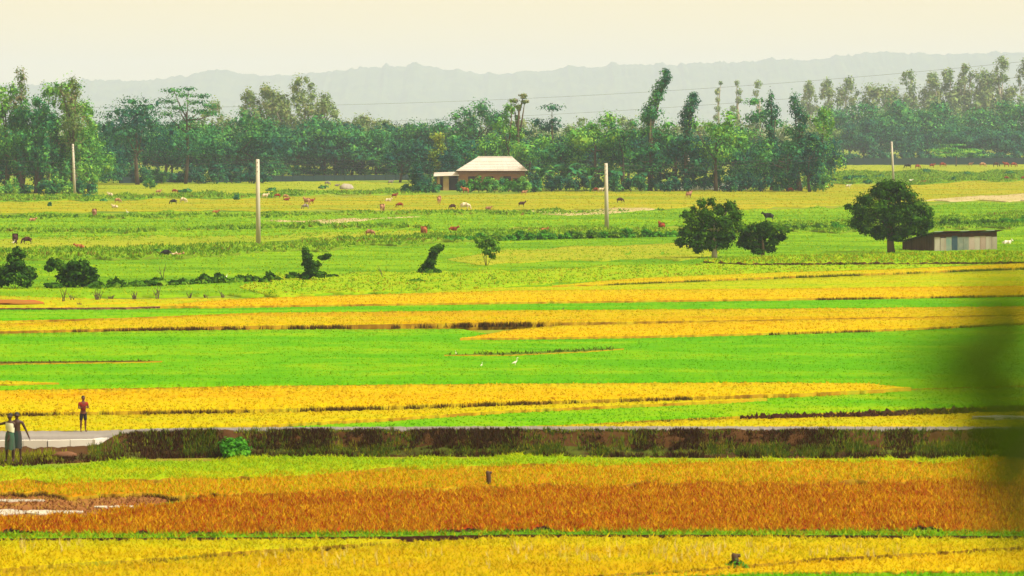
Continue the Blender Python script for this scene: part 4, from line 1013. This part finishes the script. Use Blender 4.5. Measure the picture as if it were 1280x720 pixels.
COWS = [ # px, foot y, length px, colour, pose, facing degrees (0 = head right)
 (40,277,8,'tan','lie',0),(19,306,7,'dark brown','graze',110),(34,306,13,'dark brown','graze',180),(100,311,8,'orange','lie',200),
 (138,247,7,'cream','stand',160),(147,254,7,'tan','graze',0),(144,260,6,'cream','lie',180),(118,272,5,'pinkish tan','graze',100),
 (198,243,7,'tan','stand',20),(218,242,6,'red brown','graze',0),(217,256,9,'black','graze',200),(229,254,9,'cream','graze',0),
 (269,267,4,'orange','lie',0),(208,323,7,'black','graze',180),(213,322.4,5,'cream','lie',0),(222,322.5,9,'tan','lie',0),
 (331,249,9,'cream','stand',0),(347,248,6,'red brown','graze',180),(357,249,7,'tan','graze',340),(358,251,6,'red brown','lie',0),
 (389,255,8,'red brown','stand',0),(382,262,9,'grey','graze',190),(384,257,5,'tan','stand',120),(409,232,7,'grey','graze',0),(421,233,6,'grey','lie',0),
 (485,252,9,'cream','lie',0),(493,248,5,'red brown','stand',0),(500,260,9,'red brown','graze',170),(478,265,5,'tan','graze',90),(488,231,7,'grey','stand',0),
 (549,255,5,'tan','stand',80),(566,262,7,'dark brown','graze',200),(581,263,13,'cream','graze',0),(582,242,10,'orange','stand',180),(566,289,13,'red brown','lie',0),
 (462,296,12,'pinkish tan','graze',0),(530,296,6,'orange','graze',100),(610,262,6,'pinkish tan','lie',0),(655,244,6,'tan','stand',0),(652,259,9,'dark brown','stand',0),
 (751,241,8,'cream','stand',0),(745,240,6,'red brown','graze',180),(799,238,7,'tan','stand',0),(775,254,9,'dark brown','graze',0),(861,248,6,'pinkish tan','walk',60),
 (903,240,10,'black','graze',0),(886,237,6,'pinkish tan','stand',0),(679,290,10,'orange','lie',0),(827,285,6,'red brown','lie',100),(961,277,14,'black','stand',180),
 (988,240,5,'red brown','graze',0),(1060,236,5,'white','stand',0),(1135,211,9,'black','graze',180),(1147,211,7,'red brown','graze',0),(1165,210,7,'red brown','stand',0),(1178,209,8,'red brown','graze',0),
 (1213,208,6,'pinkish tan','stand',0),(1245,209,9,'dark brown','graze',0),(1258,209,8,'red brown','stand',180),(1267,209,8,'red brown','graze',0),
 (1153,229,7,'red brown','lie',0),(1258,225,6,'red brown','graze',0),(1138,227,6,'white','lie',0),(1279,225,5,'red brown','graze',0),(1258,306,11,'white','lie',0),(1228,209,8,'tan','graze',0)]
for px, fy, Lp, colr, pose, face in COWS:
    d = dist(fy); o = bpy.data.objects.new('cow', COWM[pose]); COL.objects.link(o)
    o.location = at(px, d, .06); o.rotation_euler = (0, 0, math.radians(face + random.uniform(-18, 18)))
    k = max(.62, min(1.15, Lp*d/F/1.55)); 
    if abs(math.sin(math.radians(face))) > .7: k = max(k, .9)
    o.scale = (k, k, k)
    o.material_slots[0].link = 'OBJECT'; o.material_slots[0].material = COWMAT[colr]
    lab = f"{colr} cow {POSE[pose]} {zone(px, fy)}"
    tag(o, lab, 'cow', 'cattle ' + zone(px, fy)); o.location.z = .05 if pose != 'lie' else .03

def egret(px, by, hpx, label, group=None, mat=None, face=0.3):
    d = dist(by, .2); k = max(hpx*d/F/.8, .3); s = Sk()
    b = s.add((0,0,.42), (.085,.10)); t = s.chain(b, [((-.20,0,.36),.06), ((-.34,0,.30),.02)])
    n = s.chain(b, [((.14,0,.50),.05), ((.18,0,.64),.028), ((.14,0,.76),.028), ((.20,0,.82),.035), ((.34,0,.80),.008)])
    for q in (-1, 1): s.chain(b, [((.0,q*.04,.24),.016), ((.02,q*.04,.0),.010), ((.08,q*.04,.0),.008)])
    me = skin_mesh('egret', s.v, s.e, s.r, 0, 1); me.materials.append(mat or COWMAT['white'])
    o = link('egret' if mat is None else 'bird', me); o.location = at(px, d, .22); o.rotation_euler = (0, 0, face); o.scale = (k, k, k); tag(o, label, 'bird', group)
egret(644, 459, 11, 'white egret standing in the broad green rice')
egret(570, 445, 6, 'small pale egret wading by the dark green bund', face=2)
egret(602, 460, 6, 'small pale egret in the green rice beside the larger egret', face=1)
egret(159, 268, 6, 'white egret among the cattle on the yellow pasture', face=2.8)
egret(17, 306, 6, 'white egret beside the dark brown cows', face=.2)
egret(283, 349, 6, 'white egret near the hedge bushes of the left meadow', face=1)
M['crow'] = solid_mat('crow', (.02,.018,.018), (.03,.025,.02), 2, .6, .2)
egret(704, 389, 5, 'small dark bird perched over the long yellow rice strip', mat=M['crow'])
egret(80, 406, 5, 'small dark bird on the faint yellow rice sliver', mat=M['crow'])

# ---------------------------------------------------------------- people
M['skin'] = solid_mat('skin', (.055,.022,.013), (.045,.018,.011), 3, .6, .3)
M['skin2'] = solid_mat('skin_warm', (.12,.035,.018), (.10,.03,.016), 3, .6, .3)
M['hair'] = solid_mat('hair', (.010,.008,.008), (.016,.012,.01), 3, .6, .3)
M['shirt_red'] = solid_mat('red_shirt', (.24,.025,.015), (.16,.02,.015), 3, .9, .1)
M['shorts'] = solid_mat('dark_shorts', (.018,.018,.025), (.03,.025,.03), 3, .9, .1)
M['lungi'] = solid_mat('green_lungi', (.02,.13,.07), (.07,.05,.05), 2.2, .9, .1, 0, (5,5,.4))
M['lungi2'] = solid_mat('plum_lungi', (.055,.03,.035), (.02,.045,.035), 2.2, .9, .1, 0, (5,5,.4))
M['cloth'] = solid_mat('white_cloth', (.62,.58,.44), (.52,.48,.36), 3, .9, .1)
M['eye'] = solid_mat('eye', (.02,.015,.015), (.03,.02,.02), 3, .3, .4)

def fingers(s, hand, dirv, side, k=1.0):
    """five separate fingers from the hand vertex"""
    p = np.array(s.v[hand]); d = np.array(dirv, float); d /= np.linalg.norm(d)
    sd = np.array(side, float); sd /= np.linalg.norm(sd); nn = np.cross(d, sd)
    for j, (off, ln) in enumerate(((-.030,.060),(-.010,.075),(.010,.072),(.030,.055))):
        a = p + d*.045*k + sd*off*k; s.chain(hand, [(tuple(a), .011*k), (tuple(a + d*ln*.55*k), .0085*k), (tuple(a + d*ln*.85*k + nn*.02*k), .007*k)])
    a = p + sd*-.045*k + d*.005; s.chain(hand, [(tuple(a), .011*k), (tuple(a + (d*.6 - sd*.5)*.045*k), .008*k)])

def person(label, px, by, h, face, armL, armR, garments, skin='skin', name='person', stance=.09, zbase=0.0, group=None):
    """armL/armR: (elbow, wrist) offsets from the shoulder in figure space (x right, y forward, z up), for a 1.65 m figure"""
    k = h/1.65; d = dist(by, zbase); s = Sk()
    pel = s.add((0,0,.90), (.13,.10))
    sp = s.chain(pel, [((0,0,1.02),(.12,.085)), ((0,0,1.16),(.135,.09)), ((0,0,1.30),(.145,.09))])
    nk = s.chain(sp, [((0,0,1.40),(.055,.055)), ((0,.01,1.46),(.05,.05))])
    hd = s.chain(nk, [((0,.02,1.52),(.072,.082)), ((0,.02,1.58),(.078,.092)), ((0,.01,1.63),(.05,.06))])
    s.add((0,.125,1.545), .012, hd-1); 
    for q in (-1, 1): s.add((q*.088,.01,1.555), .014, hd-1)
    joints = {}
    for q, arm in ((-1, armL), (1, armR)):
        so = np.array((q*.175, 0, 1.335)); e = so + np.array(arm[0]); w = e + np.array(arm[1]); dv = (w-e)/np.linalg.norm(w-e); hnd = w + dv*.05
        hi = s.chain(sp, [(tuple(so), .058), (tuple((so+e)/2), .050), (tuple(e), .038), (tuple((e+w)/2), .036), (tuple(w), .026), (tuple(hnd), (.038,.02))])
        fingers(s, hi, dv, (0, 1, 0) if abs(dv[1]) < .8 else (1, 0, 0)); joints[q] = (so, e, w)
        st = stance
        s.chain(pel, [((q*.09,0,.84),.085), ((q*(.09+st*.2),.01,.66),.078), ((q*(.09+st*.35),.015,.47),.055), ((q*(.09+st*.45),-.015,.30),.05), ((q*(.09+st*.5),-.01,.08),.035), ((q*(.10+st*.5),.04,.035),.035), ((q*(.11+st*.5),.13,.025),(.035,.024))])
    root = empty(name, at(px, d, zbase), face); root.scale = (k, k, k); tag(root, label, 'person', group)
    me = skin_mesh('body', s.v, s.e, s.r, 0, 1); me.materials.append(M[skin]); link('body', me, [], root)
    # hair cap, eyes, mouth
    hm_ = MB().ball((0, -.012, 1.60), (.088, .100, .085), 12, 8); hm_.v = [(x, y, max(z, 1.565 if y > .03 else 1.53)) for x, y, z in hm_.v]
    hm_.build('hair', M['hair'], root, True)
    for q in (-1, 1): MB().ball((q*.032, .098, 1.565), (.012,.008,.008), 8, 5).build('eye', M['eye'], root, True)
    MB().box((0, .096, 1.50), (.045, .012, .010)).build('mouth', M['shirt_red'], root)
    for g in garments:
        if g[0] == 'shirt':
            t = Sk(); a = t.add((0,0,.93), (.145,.115)); b = t.chain(a, [((0,0,1.10),(.14,.10)), ((0,0,1.30),(.155,.105)), ((0,0,1.37),(.08,.075))])
            for q in (-1, 1):
                so, e, w = joints[q]; t.chain(b-1, [(tuple(so), .072), (tuple(so*.45+e*.55), .066)])
            me = skin_mesh('shirt', t.v, t.e, t.r, 0, 1); me.materials.append(M[g[1]]); link('shirt', me, [], root)
        elif g[0] == 'shorts':
            t = Sk(); a = t.add((0,0,.93), (.142,.112))
            for q in (-1, 1): t.chain(a, [((q*.085,0,.82),.098), ((q*(.09+stance*.2),.01,.64),.096), ((q*(.09+stance*.33),.012,.50),.085)])
            me = skin_mesh('shorts', t.v, t.e, t.r, 0, 1); me.materials.append(M[g[1]]); link('shorts', me, [], root)
        elif g[0] == 'lungi':
            m = MB(); nn = 28; rows = ((1.02,.135,.10),(.92,.155,.12),(.80,.17,.13),(.65,.175,.135),(.52,.18,.14),(.42,.175,.14))
            for j, (z, rx, ry) in enumerate(rows):
                for i in range(nn):
                    th = 2*math.pi*i/nn; f = 1 + .07*(j/5)*math.sin(th*7+j*.3) + .03*math.sin(th*3)
                    m.v.append((rx*f*math.cos(th), ry*f*math.sin(th), z + .012*math.sin(th*5)))
            for j in range(len(rows)-1):
                for i in range(nn): m.f.append((j*nn+i, (j+1)*nn+i, (j+1)*nn+(i+1) % nn, j*nn+(i+1) % nn))
            m.build('lungi', M[g[1]], root, True)
        elif g[0] == 'wrap':
            m = MB(); nn = 24; rows = ((1.06,.150,.108),(1.12,.155,.112),(1.20,.163,.116),(1.28,.168,.118),(1.345,.160,.105))
            for j, (z, rx, ry) in enumerate(rows):
                for i in range(nn):
                    th = 2*math.pi*i/nn; f = 1 + .03*math.sin(th*6+j)
                    m.v.append((rx*f*math.cos(th), ry*f*math.sin(th), z + .05*math.cos(th)*(1 if j < 3 else .4)))
            for j in range(len(rows)-1):
                for i in range(nn): m.f.append((j*nn+i, j*nn+(i+1) % nn, (j+1)*nn+(i+1) % nn, (j+1)*nn+i))
            m.build('chest_cloth', M[g[1]], root, True)
    return root

person('bare armed person in green lungi with white cloth, one arm out', 12.5, 577, 1.62, math.pi*.92, ((.10,.02,-.27),(.06,.10,-.22)), ((.26,.06,-.06),(.24,.06,.02)), [('lungi','lungi'),('wrap','cloth')], group=None, zbase=.13)
person('bare chested person in plum lungi close beside the white clothed one', 21, 575.5, 1.62, math.pi*1.05, ((-.13,.02,-.26),(-.10,.04,-.24)), ((.05,.04,-.28),(.02,.06,-.24)), [('lungi','lungi2')], zbase=.14)
person('child in red shirt and dark shorts, arms folded, on the road', 104, 539.5, 1.28, math.pi*1.12, ((-.06,.05,-.24),(.16,.16,.07)), ((.06,.05,-.24),(-.16,.14,.05)), [('shirt','shirt_red'),('shorts','shorts')], skin='skin2', stance=.04, zbase=.46)

# ---------------------------------------------------------------- posts, stones, mounds
def stump(label, px, by, ty, w, mound=None):
    d = dist(by, .2); s = d/F; h = (by-ty)*s; root = empty('wooden_post', at(px, d, .0)); tag(root, label, 'post')
    r = w*s/2
    MB().tube([(0,0,-.1),(.01,0,.2+h*.5),(-.015,0,.2+h*.9),(0,0,.2+h)], [r*1.15,r,r*.95,r*.8], 9).build('shaft', M['old_wood'], root, True)
    MB().tube([(0,0,.2+h*.86),(r*1.5,0,.2+h*.88)], [r*.6,r*.5], 7).build('knot', M['old_wood'], root, True)
    if mound:
        V = leaf_quads(np.array([(0,-.05,.28),(.14,-.05,.24),(-.16,-.05,.24)]), np.array([(.24,.2,.2),(.24,.2,.14),(.22,.2,.14)])*1.1, 520, .06, np.random.default_rng(4)); V[:, 2] = np.maximum(V[:, 2], .01)
        link('moss', fastmesh('moss', V, quads=np.arange(len(V)).reshape(-1, 4)), [M['leaf_fresh']], root)
stump('short dark wooden post in the orange rice', 610.5, 603, 589, 6)
stump('thick mossy wooden stump in the foreground rice', 919, 712, 692, 9, True)
def clod(label, px, by, w, h, mat, cat, name):
    d = dist(by, .1); s = d/F; r = random.Random(int(px)); m = MB().ball((0,0,.1), (w*s/2, w*s*.4, h*s), 12, 8)
    m.v = [(x*(1+r.uniform(-.15,.15)), y*(1+r.uniform(-.15,.15)), max(-.05, z+r.uniform(-.15,.15)*h*s)) for x, y, z in m.v]
    o = m.build(name, M[mat], None, True); o.location = at(px, d, .05); tag(o, label, cat)
clod('small dark clod lying in the yellow green rice', 503, 580, 11, 3.5, 'fringe_g', 'clod', 'earth_clod')
clod('low mound of red earth at the left meadow edge', 14, 380, 76, 4.5, 'red_earth', 'mound', 'earth_mound')
clod('brown earth heap on the road bank beside the people', 80, 571, 30, 5, 'earth', 'mound', 'earth_mound')
clod('small brown earth heap at the road edge', 152, 541, 14, 2, 'red_earth', 'mound', 'earth_mound')
# hay heap on the far pasture
clod('grey straw heap on the far pasture', 433, 236, 17, 6, 'bark_pale', 'straw heap', 'straw_heap')

# ---------------------------------------------------------------- near tree whose twig hangs into the right edge
M['leaf_twig'] = plant_mat('leaf_twig', [(.022,.045,.006), (.035,.065,.008), (.05,.06,.010)], .5, (3,3,3), 5, .1)
def near_tree():
    r = np.random.default_rng(12); D = 1.75
    root = empty('roadside_tree', (1.55, 2.3, 0)); tag(root, 'out of focus dark leafy twig of a near tree at the right edge', 'tree')
    o = np.array(root.location)
    m = MB(); m.tube([(0,0,-.2),(.05,.1,4),(-.02,.05,8),(.05,0,12.6)], [.16,.14,.11,.05], 9)
    def px2(px, py, d): return np.array(((px-640)/F*d, d, zat(py, d)))
    tips = [(1262, 446, 1.75), (1300, 470, 1.8), (1290, 600, 1.7), (1320, 640, 1.75)]
    b0 = np.array((.03, .0, 11.15))
    mid = px2(1420, 520, 1.85) - o
    m.tube([tuple(b0), tuple((b0+mid)/2 + np.array([0,0,.06])), tuple(mid)], [.03,.018,.010], 6)
    for t in tips:
        e = px2(*t)-o; m.tube([tuple(mid), tuple((mid+e)/2+np.array([0,0,.006])), tuple(e)], [.004,.003,.0015], 5)
    m.build('trunk', M['bark'], root, True)
    lm = MB(); K = 6                                   # one leaf, 1 m long, scaled per copy
    for i in range(K+1):
        t = i/K; w = .27*math.sin(math.pi*(.03+.94*t))**.8; lm.v += [(t, -w, -.05*math.sin(3*t)), (t, 0, .02-.05*math.sin(3*t)), (t, w, -.05*math.sin(3*t))]
        if i: b = 3*i; lm.f += [(b-3, b-2, b+1, b), (b-2, b-1, b+2, b+1)]
    me = lm.mesh('leaf'); me.materials.append(M['leaf_twig'])
    spots = [(1205,452,.024,190),(1220,480,.020,240),(1228,446,.022,185),(1240,470,.022,235),(1262,436,.022,150),(1298,450,.030,190),(1306,478,.030,230),(1308,430,.030,130),(1318,505,.026,250),
             (1300,588,.024,170),(1312,612,.024,190),(1322,575,.024,120),(1318,640,.022,230)]
    for px, py, L, a in spots:
        q = link('leaf', me, [], root); q.location = tuple(px2(px, py, D)-o); q.scale = (L*1.65,)*3
        q.rotation_euler = (math.radians(90)+r.uniform(-.5,.5), -math.radians(a)*0, 0)
        q.rotation_euler = Matrix.Rotation(math.radians(90), 3, 'X').to_euler(); q.rotation_euler.rotate_axis('Z', math.radians(a)); q.rotation_euler.rotate_axis('X', r.uniform(-.6,.6))
near_tree()

# ---------------------------------------------------------------- labels that count along a row from a landmark
ORD = 'nearest second third fourth fifth sixth seventh eighth ninth tenth eleventh twelfth thirteenth fourteenth fifteenth sixteenth seventeenth eighteenth nineteenth twentieth'.split()
ORD += ['twenty ' + w for w in 'first second third fourth fifth sixth seventh eighth ninth'.split()] + ['thirtieth']
ANCHOR = {'trees of the left belt': (614, 'the farmhouse'), 'feathery trees of the left grove': (172, 'the rain tree'),
 'trees behind the right boundary wall': (1000, 'the house grove'), 'pale trees behind the right belt': (1000, 'the house grove'),
 'pale trees behind the belt': (614, 'the farmhouse'), 'pale background trees': (614, 'the farmhouse'), 'slender pale trees': (614, 'the farmhouse'), 'banana plants of the house grove': (614, 'the farmhouse'),
 'undergrowth of the house grove': (614, 'the farmhouse'), 'undergrowth of the left belt': (614, 'the farmhouse'), 'undergrowth of the left grove': (172, 'the rain tree'),
 'bushes in front of the house': (543, 'the annex'), 'bushes on the middle ditch bank': (890, 'the bushy tree'), 'bushes on the ditch bank behind the hut': (890, 'the bushy tree'),
 'low bushes on the left ditch bank': (323, 'the utility pole'), 'hedge bushes on the left meadow': (92, 'the wide shrub tree'), 'bushes beside the slim shrub': (388, 'the slim shrub'),
 'dry twigs on the red earth edge': (14, 'the red mound'), 'small shrubs on the left far pasture': (614, 'the farmhouse'), 'small shrubs on the right far pasture': (1000, 'the house grove'),
 'background trees of the house grove': (614, 'the farmhouse'), 'background trees of the left belt': (614, 'the farmhouse'), 'background trees of the right belt': (1000, 'the house grove'), 'background trees of the left grove': (172, 'the rain tree'),
 'bushes beside the annex': (558, 'the annex'), 'undergrowth behind the right wall': (1000, 'the house grove')}
groups = {}
for o in scn.objects:
    g = o.get('group')
    if g in ANCHOR and o.parent is None: groups.setdefault(g, []).append(o)
for g, os_ in groups.items():
    ax, an = ANCHOR[g]
    os_.sort(key=lambda o: abs(o.matrix_basis.translation.x/o.matrix_basis.translation.y*F + 640 - ax))
    for i, o in enumerate(os_):
        if i < len(ORD): o['label'] = o['label'] + f", {ORD[i]} from {an}" if i else o['label'] + f", nearest to {an}"
n_w = {}
for o in scn.objects:
    if o.get('category') == 'wire':
        k = n_w.get(o['label'], 0); n_w[o['label']] = k+1
        if 'high power' not in o['label']: o['label'] = ('uppermost ', 'middle ', 'lowest ')[k % 3] + o['label']
